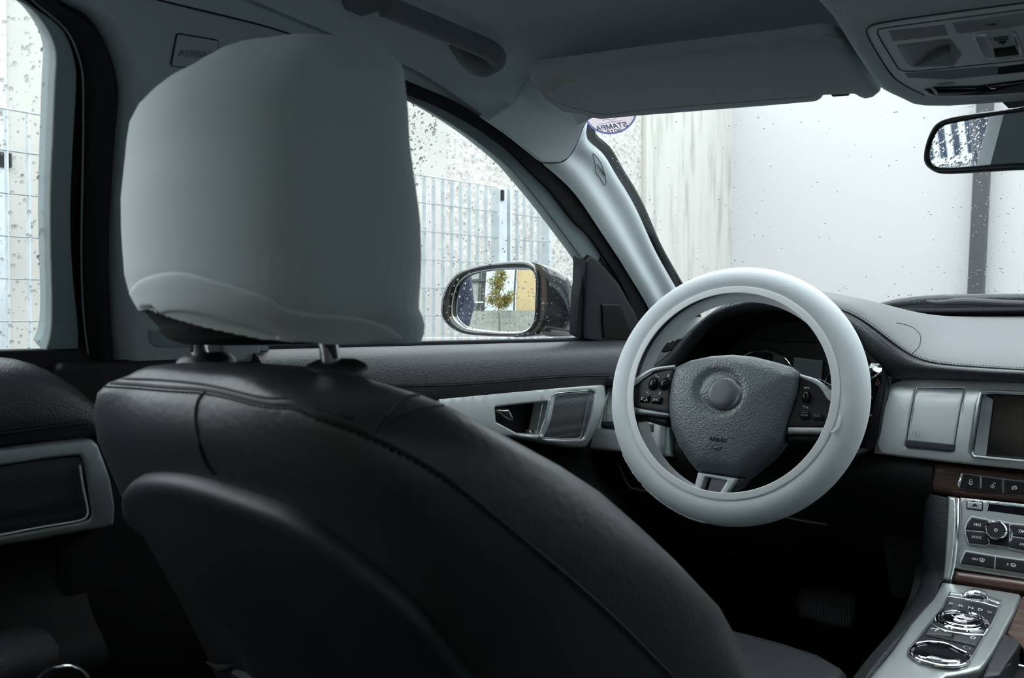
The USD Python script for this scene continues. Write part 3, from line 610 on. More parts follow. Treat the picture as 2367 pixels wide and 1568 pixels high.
seat = thing("driver_seat", "black leather driver's seat seen from behind, under the pale fabric headrest cover", "car seat", (-0.375, 0.75, 0.25))
put(seat, "backrest", seat_mesh, "leather", smooth=70)
shell_px = [(296, 1158), (300, 1125), (325, 1100), (360, 1092), (440, 1097), (560, 1130), (700, 1182), (800, 1250), (900, 1337), (1000, 1437), (1110, 1575), (1190, 1690), (680, 1690), (570, 1500), (520, 1420), (455, 1340), (380, 1262), (335, 1222), (303, 1192)]
put(seat, "back_shell", patch(np.asarray(spl(shell_px, 90, True)), SEAT, h=0.014, b=26, depth=0.01, step=16), "seat_shell", label="smooth hard shell on the seat back", smooth=70)
sm1 = [*d1((650, 395), (900, 400), (1200, 425), (1480, 445), (1700, 490), (1944, 545)), *d4((300, 1310), (500, 1385), (700, 1460), (900, 1530)), (900, 1030), (1000, 1085), (1120, 1175), (1250, 1282), (1400, 1412), (1560, 1572)]
put(seat, "seam", line(sm1, SEAT, 0.0016, n=160), "thread", label="dark seam round the backrest")
sm1b = [*d1((830, 362), (1100, 370), (1300, 385), (1600, 430), (1944, 505)), *d4((300, 1245), (500, 1315), (700, 1385), (900, 1440))]
put(seat, "seam", line(sm1b, SEAT, 0.0012, n=100), "thread")
put(seat, "stitching", cat(stitches([(x, y + 9) for x, y in sm1], SEAT, 0.0008, 0.006, 0.0008)), "rubber", kind="stuff")
put(seat, "seam", line(d1((1490, 450), (1440, 520), (1420, 620), (1425, 720), (1450, 850), (1500, 980), (1560, 1060)), SEAT, 0.0016, n=60), "thread")
put(seat, "seam", line([(860, 1010), *d5((130, 330), (300, 290), (520, 270), (760, 285), (900, 330), (1060, 400))], SEAT, 0.0013, n=60), "thread")
put(seat, "seam", line([(905, 985), *d5((0, 590), (100, 520), (300, 450), (600, 395), (850, 400), (1050, 450), (1300, 560), (1540, 710), (1800, 850), (2000, 990))], SEAT, 0.0012, n=60), "thread")
cush = loft([np.array([[x, y, z] for x, y in spl([(-.62, y0), (-.375, y0 - .02), (-.13, y0), (-.12, 1.0), (-.14, y1 - .03), (-.375, y1), (-.61, y1 - .03), (-.63, 1.0)], 40, True)]) for z, y0, y1 in ((.33, .66, 1.12), (.42, .62, 1.17), (.50, .6, 1.20), (.535, .62, 1.195), (.552, .66, 1.17), (.556, .72, 1.12))])
put(seat, "cushion", cush, "leather", smooth=70)
CU = MH(cush)
put(seat, "seam", line([(1740, 1475), (1860, 1510), (2000, 1560)], CU, 0.0012), "thread")
put(seat, "seat_base", boxm([-.60, .66, .25], [-.15, 1.08, .36], .02), "plastic_dark")
put(seat, "release_lever", tube(spl(pts3(SEAT, [(505, 1510), (525, 1521), (548, 1523), (566, 1515)], .014), 20), np.r_[np.linspace(.001, .004, 10), np.linspace(.004, .001, 10)]), "seat_shell")
put(seat, "pocket_trim", line([(572, 1533), (610, 1548), (665, 1575)], SEAT, 0.004, k=.014), "plastic_grey")
# headrest: black core inside the fabric hood
HL = Xz([(345, 762, -.49), (300, 712, -.50), (284, 675, -.503), (275, 640, -.505), (268, 550, -.505), (267, 470, -.505), (274, 400, -.505), (283, 310, -.502), (298, 258, -.499), (328, 212, -.492), (368, 178, -.482)])
HR = Xz([(930, 788, -.245), (960, 767, -.24), (985, 735, -.236), (998, 690, -.235), (1003, 600, -.235), (1000, 500, -.235), (985, 400, -.237), (973, 310, -.239), (959, 235, -.243), (940, 165, -.254), (922, 128, -.264), (900, 104, -.277), (868, 86, -.297)])
def head_section(z, grow=0.0, shrink=0.0):
    zz = np.clip(z, 0.987, 1.215); xl, yl = at(HL, zz); xr, yr = at(HR, np.clip(z, .987, 1.24))
    yf = max(yr, yl + .115)
    p = [(xl + .012, yl + .075), (xl + .003, yl + .03), (xl + .012, yl + .004), (xl + .05, yl - .018), (-.372, yl - .030), (xr - .07, yl - .016), (xr - .030, yl + .012), (xr - .010, yl + .055), (xr, yf - .03), (xr - .014, yf), (xr - .06, yf + .018), (-.372, yf + .022), (xl + .07, yf + .016), (xl + .025, yf - .01)]
    q = spl(p, 72, True); c = np.array([(xl + xr) / 2 + min(shrink, .5) * .06, (yl + yf) / 2 + .03]); d = q - c
    ex = .42 * np.clip((z - 1.165) / .075, 0, 1) ** 2.0; sy = shrink + (1 - shrink) * ex; cy = (yf - .045) - (yf - .045 - c[1]) * (1 - min(ex * 2.4, 1))
    g = d / np.linalg.norm(d, axis=1, keepdims=True) * grow
    q = np.c_[c[0] + d[:, 0] * (1 - shrink), cy + (q[:, 1] - cy) * (1 - sy)] + g
    return np.c_[q, z + min(shrink * 8, 1) * .035 * (q[:, 0] + .37)]
def head(grow, z0=0.985):
    S = [head_section(z, grow) for z in np.r_[np.linspace(z0, 1.02, 6), np.linspace(1.03, 1.185, 13), [1.197]]]
    for sh, z in ((.0, 1.204), (.012, 1.214), (.04, 1.222), (.09, 1.2285), (.18, 1.234), (.32, 1.2385), (.5, 1.241), (.7, 1.2425), (.92, 1.243)): S.append(head_section(z + grow, grow, sh))
    b = [head_section(z0 - dz + 0.0, grow, sh) for sh, dz in ((.05, .004), (.15, .007), (.4, .009), (.8, .010))]
    return loft(b[::-1] + S)
core = head(-0.004, 0.992)
hr = put(seat, "headrest", core, "plastic_dark", label="black headrest core showing below the cover", smooth=70)
for i, X in enumerate((-.473, -.2825)):
    put(seat, "headrest_post", tube(np.linspace([X + .002, .420, 1.0], [X - .002, .432, .945], 6), .0075, 20), "chrome", label="polished steel headrest post")
    if i == 0: put(seat, "headrest_post", tube(np.linspace([X + .022, .446, 1.0], [X + .018, .452, .945], 6), .0045, 16), "chrome") if False else None
    put(seat, "post_collar", lathe([(.004, .006), (.016, .006), (.0225, .003), (.026, -.001), (.027, -.006), (.027, -.014)], (X, .432, .968 if i == 0 else .966), (0.03 if i else -.02, -.05, 1)), "plastic", label="round black plastic collar", smooth=50)
# the cover: a hood cut along a sloping hem
hood = head(0.0)
zc = lambda p: np.interp(p[:, 0], [-.51, -.47, -.42, -.36, -.30, -.24], [1.008, 1.0115, 1.012, 1.000, .9885, .984]) - np.clip((p[:, 1] - .385) / .05, 0, 1) * np.interp(p[:, 0], [-.51, -.36, -.25], [.028, .012, .0])
fc = hood.vertices[hood.faces].mean(1); hood2 = solid(hood.vertices, hood.faces[fc[:, 2] > zc(fc) - 1e-9])
# refine the cut before trimming so that the hem runs smoothly
v, f = trimesh.remesh.subdivide(hood.vertices, hood.faces, face_index=np.where(fc[:, 2] < 1.05)[0]); v, f = trimesh.remesh.subdivide(v, f, face_index=np.where(v[f].mean(1)[:, 2] < 1.04)[0])
fc = v[f].mean(1); keep = fc[:, 2] > zc(fc)
v = v.copy(); near = np.unique(f[keep]); over = near[v[near, 2] < zc(v[near])]; v[over, 2] = zc(v[over])
hood2 = solid(v, f[keep]); hood2.remove_unreferenced_vertices(); hood2.merge_vertices()
vn = hood2.vertex_normals; n0 = len(hood2.vertices)
e = np.sort(hood2.edges, 1); _, inv, cnt = np.unique(e, axis=0, return_inverse=True, return_counts=True); be = hood2.edges[cnt[inv.ravel()] == 1]
shellm = solid(np.vstack([hood2.vertices, hood2.vertices - vn * .0012]), np.vstack([hood2.faces, hood2.faces[:, ::-1] + n0, np.c_[be[:, 1], be[:, 0], be[:, 0] + n0], np.c_[be[:, 1], be[:, 0] + n0, be[:, 1] + n0]]))
cover = thing("headrest_cover", "pale grey stretch fabric cover pulled over the driver's headrest", "seat cover", (-0.372, 0.43, 1.0))
put(cover, "hood", shellm, "cover_fabric", smooth=80)
HH = MH(hood2)
hem_t = [(283, 700), *d3((240, 585), (290, 500), (400, 400), (600, 335), (760, 318), (950, 345), (1200, 415), (1500, 500), (1845, 650)), *d4((150, 345), (350, 410), (600, 445), (850, 460), (1050, 500), (1250, 580), (1370, 670))]
hem_b = [(292, 722), (330, 742), (352, 740), *d3((560, 800), (650, 755), (800, 745), (1000, 765), (1250, 830), (1550, 915), (1845, 1010)), *d4((150, 680), (350, 720), (560, 735), (800, 735), (1000, 725), (1250, 710))]
hp = Polygon(np.vstack([spl(hem_t, 80), spl(hem_b, 80)[::-1]])).buffer(0)
put(cover, "hem", patch(hp, HH, h=0.0014, b=9, depth=0.0005, step=10), "cover_hem", label="lighter double hem along the lower edge", smooth=70)

# ================================================================== DASHBOARD
dash = thing("dashboard", "dark grey leather dashboard with silver fascia, hooded gauges and dark wood band", "dashboard", (0.0, 1.6, 0.7))
E_px = [(1385, 880, 1.46), (1440, 868, 1.48), (1500, 852, 1.50), (1540, 826, 1.48), (1582, 782, 1.46), (1632, 737, 1.45), (1681, 709, 1.45), (1731, 695, 1.45), (1790, 690, 1.45), (1850, 695, 1.45), (1910, 709, 1.45), (1967, 727, 1.46), (2031, 768, 1.475), (2104, 820.6, 1.49), (2158, 840, 1.495), (2238, 849, 1.50), (2300, 853, 1.505), (2367, 857, 1.505), (2520, 863, 1.50), (2700, 872, 1.48)]
EP = np.array([PY(y)([(a, b)])[0][0] for a, b, y in E_px]); E_ = spl(EP, 110)
rows = []
for e in E_:
    hood_ = np.clip((e[2] - 0.93) / 0.11, 0, 1)
    w = np.array([np.clip(e[0] * 1.0, -0.75, 0.7), 1.955 - 0.16 * (e[0] / .72) ** 2, 1.012])
    P = [e, e + [0, .012, .006 + .004 * hood_], e * .82 + w * .18 + [0, 0, .012 + .012 * hood_], e * .5 + w * .5 + [0, 0, .012 + .008 * hood_], w + [0, -.01, .004], w + [0, .03, 0]]
    rows.append(spl(P, 34))
TOPG = np.array(rows); topm = gsolid(TOPG, 0.008, toward=(0, 1.2, 2.5))
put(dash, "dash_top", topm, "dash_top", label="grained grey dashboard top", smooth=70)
# the leather roll under the stitched seam, down to the gauge hood and the silver fascia
B_px = [(1385, 896, 1.455), (1440, 884, 1.465), (1505, 872, 1.475), (1562, 848, 1.465), (1599, 800, 1.455), (1640, 755, 1.455), (1681, 732, 1.455), (1740, 720, 1.455), (1795, 718, 1.455), (1850, 726, 1.455), (1910, 748, 1.46), (1967, 780, 1.465), (2010, 830, 1.475), (2052, 872, 1.495), (2120, 875, 1.495), (2238, 878, 1.495), (2300, 880, 1.495), (2367, 882, 1.495), (2520, 890, 1.49), (2700, 898, 1.47)]
BP = np.array([PY(y)([(a, b)])[0][0] for a, b, y in B_px]); B_ = spl(BP, 110)
G = []
for e, b in zip(E_, B_):
    nrm = np.array([0, -1, .35]); G.append(spl([e, e * .72 + b * .28 + nrm * .012, e * .4 + b * .6 + nrm * .014, b + [0, .004, 0], b + [0, .02, .002]], 20))
rollm = gsolid(np.array(G), 0.006)
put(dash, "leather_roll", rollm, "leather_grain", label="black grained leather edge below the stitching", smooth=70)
seam_d = E_ + np.array([0, -.0015, .0012])
put(dash, "seam", tube(seam_d, .0012, 8), "rubber")
def st3(P, gap=.006, r=.0006):
    s = np.r_[0, np.cumsum(np.linalg.norm(np.diff(P, axis=0), axis=1))]; o = []
    for a in np.arange(0, s[-1] - gap, gap): o.append(tube([[np.interp(x, s, P[:, j]) for j in range(3)] for x in (a, a + gap * .6)], r, 5))
    return cat(*o)
put(dash, "stitching", cat(st3(E_ + (TOPG[:, 1] - E_) * .4 + [0, 0, .0012], .0045, .00045), st3(np.array(G)[:, 2] + [0, -.0012, .0006], .0045, .00045)), "thread", kind="stuff")
DT = MH(solid(TOPG.reshape(-1, 3), (lambda i: np.vstack([np.stack([i[:-1, :-1].ravel(), i[1:, :-1].ravel(), i[1:, 1:].ravel()], 1), np.stack([i[:-1, :-1].ravel(), i[1:, 1:].ravel(), i[:-1, 1:].ravel()], 1)]))(np.arange(TOPG.shape[0] * TOPG.shape[1]).reshape(TOPG.shape[:2]))))
put(dash, "airbag_seam", line(c7((330, 303), (400, 318), (460, 345), (500, 390), (505, 430), (490, 480), (460, 510), (438, 538)), DT, .0007, n=60), "rubber")
# gauge housing: a dark hooded cave with two gauges and a small display
cav = [(1562, 848), (1599, 800), (1640, 755), (1681, 732), (1740, 720), (1795, 718), (1850, 726), (1910, 748), (1967, 780), (2010, 830), (2040, 880), (2030, 960), (2005, 1040), (1800, 1060), (1600, 1040), (1550, 930)]
c0 = spl(pts3(PY(1.462), cav), 90, True); ctr = np.array([-.375, 1.462, .93])
put(dash, "gauge_hood", gsolid(np.array([c0, c0 + [0, .01, 0], ctr + (c0 - ctr) * [.97, 1, .965] + [0, .06, -.004], ctr + (c0 - ctr) * [.95, 1, .92] + [0, .15, -.012]]).transpose(1, 0, 2)[np.r_[0:90, 0]], .004, toward=ctr), "plastic_dark", smooth=70)
gcon = ctr + (c0 - ctr) * [.95, 1, .92] + [0, .147, -.012]
put(dash, "gauge_panel", patch(proj(gcon), PY(1.611), h=0, b=0, depth=.012, step=30), "plastic_dark")
GP = PY(1.603)
put(dash, "gauge_mask", patch([(1600, 1050), (1610, 900), (1670, 800), (1715, 782), (1780, 789), (1920, 793), (2010, 800), (2045, 860), (2050, 1050)], GP, h=.003, b=4, depth=.003, step=30), "plastic_dark")
def gauge(cx_, cy_, r_, name):
    g = put(dash, name, patch(ell(cx_, cy_, r_, r_ * .98, n=48), off(GP, .0065), h=.001, b=2, depth=.003), "gloss_black")
    put(g, "ring", line(ell(cx_, cy_, r_, r_ * .98, n=60), off(GP, .008), .0022, closed=True, n=90), "chrome")
    return g
g1 = gauge(1764, 880, 73, "speed_gauge"); g2 = gauge(1973, 905, 70, "rev_gauge")
def ticks(g, cx_, cy_, r_, a0, a1, n, ln, mat, w=.0005):
    o = []
    for a in np.radians(np.linspace(a0, a1, n)):
        u = np.array([math.cos(a), -math.sin(a)]); P = pts3(off(GP, .0082), [np.array([cx_, cy_]) + u * r_, np.array([cx_, cy_]) + u * (r_ - ln)]); o.append(tube(P, w, 5))
    put(g, "scale_marks", cat(*o), mat)
ticks(g1, 1764, 880, 58, 35, 145, 9, 6, "mark_dim"); ticks(g2, 1973, 905, 60, 130, 200, 6, 6, "mark_dim")
put(g1, "numeral", text("160", (1748, 838), (1768, 840), off(GP, .0076), tall=8), "mark_dim"); put(g1, "numeral", text("180", (1771, 841), (1790, 846), off(GP, .0076), tall=8), "mark_dim")
put(g2, "numeral", text("5", *e6((2050, 795), (2075, 795)), off(GP, .0076), tall=7.5), "mark_white"); put(g2, "numeral", text("6", *e6((1990, 965), (2015, 962)), off(GP, .0076), tall=5), "mark_white")
put(g2, "scale_mark", line(e6((2092, 765), (2112, 766)), off(GP, .0082), .0006), "mark_white"); put(g2, "numeral", text("1", *e6((1458, 735), (1470, 735)), off(GP, .0076), tall=6), "mark_dim")
arc = lambda r_, a0, a1: [(1973 + r_ * math.cos(a), 905 - r_ * math.sin(a)) for a in np.radians(np.linspace(a0, a1, 16))]
put(g2, "red_zone", line(arc(60.5, 32, -12), off(GP, .0082), .0010), "mark_red", label="red arc on the rev gauge"); put(g2, "cyan_arc", line(arc(63.5, 38, -6), off(GP, .0082), .0005), "mark_cyan", label="fine cyan arc on the rev gauge")
put(dash, "trip_display", patch(e3((350, 45), (890, 130), (850, 420), (520, 380), (335, 210)) if False else [(1836, 826), (1903, 834), (1898, 896), (1826, 896)], off(GP, .0065), h=.0015, b=2, depth=.003), "display_grey", label="small grey trip display between the gauges")
# silver fascia: panel at the right of the wheel
FA = PL((0, 1.498, .84), (0, -1, .12))
bow = lambda X, q: 0.014 * (1 - ((X[:, 2] - .825) / .085) ** 2) - 6.0 * np.maximum(X[:, 2] - .862, 0) ** 2
fr = [*c7((282, 692), (470, 690), (800, 706), (1254, 722)), (2560, 898), (2560, 1110), *c7((1254, 1366), (800, 1322), (380, 1276), (195, 1250), (225, 1000))]
vent = rnd(c7((475, 770), (825, 775), (828, 800), (765, 1235), (412, 1205), (415, 1180)), 4)
scr = rnd([*c7((945, 805), (1254, 818)), (2520, 930), (2515, 1090), *c7((1254, 1305), (900, 1275), (875, 1250), (905, 1020))], 4)
put(dash, "silver_fascia", patch(fr, FA, h=.006, b=5, depth=.02, r=2, holes=[vent, scr], step=22, hf=bow), "silver", label="satin silver centre fascia panel", smooth=60)
put(dash, "fascia_end", ribbon(pts3(FA, c7((252, 680), (215, 950), (188, 1250)), .012), pts3(FA, c7((283, 692), (228, 990), (197, 1250)), .02), m=5, th=.01), "plastic_grey")
fl = put(dash, "vent_flap", patch(vent.buffer(-1.5), off(FA, .0), h=.006, b=5, depth=.01, hf=lambda X, q: bow(X, q) - .002 + .004 * np.clip((q[:, 1] - 900) / 100, -1, 1) * 0), "silver", label="closed silver air vent flap", smooth=50)
put(dash, "vent_shadow", patch(vent.buffer(2), off(FA, -.012), h=0, b=0, depth=.003), "plastic_dark")
put(fl, "finger_strip", patch(rnd(c7((420, 1150), (765, 1185), (763, 1236), (413, 1203)), 2), off(FA, .006), h=.002, b=2, depth=.004, hf=lambda X, q: bow(X, q) + .0004), "plastic_grey")
for k in range(3):
    a = 445 + 22 * k
    put(fl, "wave_mark", line(c7((a, 1110), (a + 14, 1092), (a + 22, 1105), (a + 34, 1125)) if k == 0 else c7((a + 4, 1075 + 8 * k), (a + 10, 1095 + 8 * k), (a + 0, 1110 + 8 * k), (a + 10, 1128 + 4 * k)), off(FA, .0225), .0005), "frame_grey")
put(dash, "vent_rim", line(np.array(vent.exterior.coords)[:-1], off(FA, .017), .0006, closed=True, smooth=False, n=90), "chrome_satin")
ds = put(dash, "screen", patch(scr.buffer(2), off(FA, -.012), h=0, b=0, depth=.004), "screen", label="dark navigation touch screen")
put(ds, "screen_frame", patch(c7((950, 812), (1030, 860), (975, 1272), (900, 1268), (880, 1248), (905, 1020)), off(FA, -.006), h=.001, b=1, depth=.004), "console_grey", label="grey inner screen surround")
put(ds, "screen_rim", line([*c7((1300, 815), (1000, 803), (945, 808), (925, 900), (900, 1060), (875, 1240), (890, 1272), (1000, 1285), (1254, 1308)), (2400, 1074)], off(FA, .018), .0034, smooth=False, n=120), "chrome_satin", label="satin chrome rim round the screen")
# wood band with the button strip
WD = PL((0, 1.495, .73), (0, -1, .25))
wdp = [*c7((195, 1262), (380, 1285), (800, 1335), (1254, 1388)), (2560, 1120), (2560, 1195), *c8((1211, 342), (750, 302), (500, 272), (180, 212)), *c7((190, 1350),)]
put(dash, "wood_band", patch(wdp, WD, h=.014, b=22, depth=.02, step=20), "wood", label="dark brown wood trim band", smooth=60)
strip = rnd([*c8((770, 130), (1211, 185)), (2560, 1140), (2560, 1175), *c8((1211, 296), (745, 240), (740, 205))], 3)
bs = put(dash, "button_strip", patch(strip, off(WD, .012), h=.003, b=3, depth=.01), "chrome", label="chrome framed button strip on the wood band")
for q in (c8((785, 142), (905, 158), (905, 255), (760, 236)), c8((918, 160), (1062, 180), (1062, 274), (912, 256)), [*c8((1072, 181), (1211, 198)), (2420, 1123), (2420, 1152), *c8((1211, 290), (1072, 275))]):
    put(bs, "button", patch(rnd(q, 1), off(WD, .015), h=.0025, b=2, depth=.003), "button")
BH = off(WD, .0185)
lock = lambda c, op: (line([(c[0] + 4 * math.cos(a), c[1] + 3.4 * math.sin(a)) for a in np.linspace(0, 2 * np.pi, 14, endpoint=False)], BH, .0005, closed=True, n=24), line([(c[0] - 2.6 + op, c[1] - 3), (c[0] - 2.4 + op, c[1] - 7), (c[0] + op, c[1] - 8.5), (c[0] + 2.4 + op, c[1] - 7), (c[0] + 2.6 + op, c[1] - (3 if op == 0 else 5.5))], BH, .0005))
put(bs, "lock_symbol", cat(*lock((2244, 1117.5), 0), line([(2244, 1116), (2244, 1119)], BH, .0005)), "mark_white", label="white padlock symbol")
put(bs, "unlock_symbol", cat(*lock((2294, 1125), 4.6), line([(2294, 1124), (2294, 1127)], BH, .0005)), "mark_white", label="white open padlock symbol")
put(bs, "light_symbol", cat(line([(2345 + 5.5 * math.cos(a), 1129 + 5 * math.sin(a)) for a in np.linspace(2.4, 6.9, 14)], BH, .0006), line([(2345 + 3 * math.cos(a), 1129 + 2.8 * math.sin(a)) for a in np.linspace(0, 6.28, 10)], BH, .0006)), "mark_white")
# silver panel and vent at the left of the wheel
FL = PL((0, 1.50, .79), (0.12, -1, .10)); FL = PL((-.7, 1.47, .79), (0.0, -1, .10))
bowl = lambda X, q: 0.014 * (1 - ((X[:, 2] - .785) / .085) ** 2) - 6.0 * np.maximum(X[:, 2] - .822, 0) ** 2
lp = [*d5((2260, 190), (2500, 172)), (1560, 880), *d8((990, 900), (985, 1000), (975, 1200), (950, 1380), (600, 1345), (0, 1290)), *d5((2140, 860), (2135, 820), (2160, 600), (2200, 380))]
lv = rnd([*d8((55, 370), (95, 345)), (1520, 905), *d8((850, 870), (850, 985), (545, 985), (0, 920), (0, 880))], 3)
put(dash, "silver_panel", patch(lp, FL, h=.006, b=6, depth=.02, r=2, holes=[lv], step=16, hf=bowl), "silver", label="satin silver panel beside the door", smooth=60)
vf = put(dash, "vent_flap", patch(lv.buffer(-1.2), FL, h=.006, b=4, depth=.01, hf=lambda X, q: bowl(X, q) - .002), "silver", label="closed silver air vent flap at the driver's door", smooth=50)
put(vf, "finger_strip", patch(rnd([*d8((0, 812), (80, 815)), (1478, 977), *d8((850, 865), (850, 985), (545, 965), (90, 905), (5, 900))], 2), off(FL, .006), h=.002, b=2, depth=.004, hf=lambda X, q: bowl(X, q) + .0004), "plastic_grey")
for k in range(3): put(vf, "wave_mark", line(d8((28 + 22 * k, 690), (40 + 22 * k, 705), (30 + 22 * k, 745), (48 + 22 * k, 760)), off(FL, .0225), .0005), "frame_grey")
put(dash, "vent_rim", line(np.array(lv.exterior.coords)[:-1], off(FL, .017), .0006, closed=True, smooth=False, n=80), "chrome_satin")
put(dash, "panel_end", patch(d8((1010, 915), (1075, 930), (1090, 1400), (960, 1400), (985, 1200)), off(FL, -.004), h=.006, b=4, depth=.02), "frame_grey")
# demister vent and bare corner left of the hood
put(dash, "demister_vent", patch(c6((425, 500), (455, 470), (545, 440), (520, 495), (440, 520)), PY(1.50), h=.004, b=2, depth=.01), "plastic_dark")
for k in range(3): put(dash, "vent_slat", line(c6((430 + 28 * k, 505 - 10 * k), (470 + 28 * k, 462 - 10 * k)), off(PY(1.50), .005), .0012), "plastic_grey")
# lower dash, knee panel and steering column
kn = [np.array([[x, y, z] for x in np.linspace(-.74, -.11, 8)]) for y, z in ((1.50, .79), (1.478, .765), (1.49, .70), (1.53, .60), (1.62, .52), (1.80, .47), (1.98, .45))]
put(dash, "knee_panel", gsolid(smooth_grid(kn, 30, 20), .01), "plastic_dark", smooth=60)
put(dash, "cubby", line([(1432, 1075), (1452, 1122), (1462, 1130), (1500, 1137)], PY(1.47), .003), "plastic", label="rim of a small cubby under the wheel")
put(dash, "trim_strip", line([(1795, 1192), (1850, 1204), (1912, 1214)], PY(1.5), .003), "plastic")
put(dash, "body", boxm([-.74, 1.65, .50], [.74, 1.98, .93], .02), "plastic_dark")
put(dash, "column_shroud", loft([np.c_[-.372 + .085 * np.cos(t_), np.full(36, y), z + h_ * np.sin(t_)] for t_ in [np.linspace(0, 2 * np.pi, 36, endpoint=False)] for y, z, h_ in ((1.33, .865, .05), (1.36, .86, .062), (1.46, .845, .068), (1.60, .81, .075))]), "plastic", smooth=60)
put(dash, "fascia_side", ribbon(pts3(PY(1.50), [(2052, 872), (2015, 1055), (2010, 1130)]), pts3(PY(1.53), [(2030, 900), (1995, 1055), (1985, 1180)]), m=4, th=.03), "plastic")
put(dash, "console_flank", patch([(1985, 1060), (2022, 1050), (2020, 1120), (2140, 1142), (2190, 1150), (2190, 1330), (2090, 1390), (2060, 1380), (2030, 1180)], PY(1.512), h=.004, b=5, depth=.02), "plastic_dark")

# right stalk behind the wheel
stalk = thing("column_stalk", "black column stalk with a chrome end cap beside the steering wheel", "stalk", (-.30, 1.40, .9))
SPt = pts3(PY(1.40), [(1880, 915), (1950, 890), (2005, 862), (2014, 856), (2026, 849)])
put(stalk, "arm", tube(SPt[:3], [.008, .010, .0125], 16), "plastic", smooth=60)
dirv = SPt[4] - SPt[2]; dirv /= np.linalg.norm(dirv)
put(stalk, "end_cap", lathe([(.002, -.003), (.007, -.0015), (.0095, .0005), (.0108, -.003), (.0100, -.006), (.0113, -.010), (.0106, -.017), (.0113, -.022)], SPt[4], dirv + np.array([0, -.5, 0]), 14), "chrome", smooth=40, label="ridged chrome end cap")

# brake pedal
ped = thing("brake_pedal", "black ribbed rubber brake pedal in the dark footwell", "pedal", (-.40, 1.8, .41))
PP = PL((-.40, 1.80, .41), (0, -1, .55))
pp = rnd([(1842, 1385), (1850, 1362), (1905, 1352), (1960, 1362), (1984, 1378), (1980, 1430), (1965, 1455), (1905, 1446), (1850, 1425), (1840, 1405)], 8)
put(ped, "pad", patch(pp, PP, h=.010, b=14, depth=.012, step=10), "plastic_grey", smooth=60)
for k in range(17):
    x = 1852 + 7.0 * k; put(ped, "rib", line([(x + 3, 1366 + .6 * k), (x - 1, 1395 + 0.9 * k), (x + 2, 1424 + 1.3 * k)], off(PP, .011), .0019), "pedal_rib")
put(ped, "arm", tube(np.array([[-.40, 1.82, .42], [-.40, 1.9, .46], [-.40, 1.94, .48]]), .012, 10), "plastic_dark")

# ================================================================== STEERING WHEEL
WC = np.array([-.356, 1.275, .891]); az, tl = math.radians(6.6), math.radians(14.2)
WN = np.array([math.sin(az) * math.cos(tl), -math.cos(az) * math.cos(tl), math.sin(tl)])
WA = np.cross([0, 0, 1.0], -WN); WA = np.cross(np.array([0, 0, 1.0]), WN); WA /= np.linalg.norm(WA); WB = np.cross(WN, WA)
WP = lambda k: PL(WC + WN * k, WN)
def torus(profile, n=120):
    """profile: closed list of (radius, offset along the wheel's axis)"""
    t = np.linspace(0, 2 * np.pi, n, endpoint=False); S = []
    for a in t: S.append(np.array([WC + r * (math.cos(a) * WA + math.sin(a) * WB) + o * WN for r, o in profile]))
    S = np.array(S); m = S.shape[1]; i = np.arange(n * m).reshape(n, m); j = np.roll(i, -1, 0); i2, j2 = np.roll(i, -1, 1), np.roll(j, -1, 1)
    M = solid(S.reshape(-1, 3), np.vstack([np.stack([i.ravel(), j.ravel(), j2.ravel()], 1), np.stack([i.ravel(), j2.ravel(), i2.ravel()], 1)]))
    if M.volume < 0: M.invert()
    return M
wheel = thing("steering_wheel", "black three-spoke steering wheel with a large padded hub, inside its pale cover", "steering wheel", WC)
put(wheel, "rim", torus([(.186 + .0185 * math.cos(a), -.003 + .0195 * math.sin(a)) for a in np.linspace(0, 2 * np.pi, 24, endpoint=False)]), "leather", smooth=70)
hub = c6((525, 602), (600, 567), (720, 542), (840, 534), (960, 546), (1080, 576), (1165, 602), (1204, 632), (1212, 668), (1196, 750), (1165, 850), (1130, 950), (1108, 1020), (1050, 1095), (960, 1170), (890, 1222), (860, 1218), (640, 1186), (600, 1140), (540, 1050), (497, 950), (484, 860), (483, 780), (495, 695), (508, 640))
HB = WP(.004)
ec = np.array([1676, 912])
def hubf(X, q):
    r_ = np.linalg.norm((q - ec) / [1, .98], axis=1)
    return .006 * np.exp(-((r_ - 62) / 24) ** 2) * 0 - .005 * np.exp(-((r_ - 46) / 9.0) ** 2) - .003 * np.clip(1 - r_ / 48, 0, 1) ** .3
hb = put(wheel, "airbag_pad", patch(hub, HB, h=.016, b=26, depth=.03, step=7, crown=.016, hf=hubf, r=3), "hub_leather", label="grained black hub pad", smooth=70)
HM = MH(patch(hub, HB, h=.016, b=26, depth=.03, step=7, crown=.016, hf=hubf, r=3))
put(hb, "emblem", patch(ell(ec[0], ec[1], 40.5, 38.5, rot=-20, n=50), HM, h=.004, b=6, depth=.003, crown=.002, step=4), "emblem_grey", label="plain round grey emblem disc", smooth=70)
put(hb, "lettering", text("AIRBAG", *c6((698, 1010), (792, 1022)), HM, tall=9, k=-.0004, depth=.0012), "mark_dark", label="embossed AIRBAG lettering")
put(hb, "horn_symbol", cat(line(c6((716, 1042), (712, 1062)), HM, .0007), line(c6((725, 1058), (768, 1046), (764, 1062), (740, 1068), (725, 1058)), HM, .0007, smooth=False)), "mark_dark", label="embossed horn symbol")
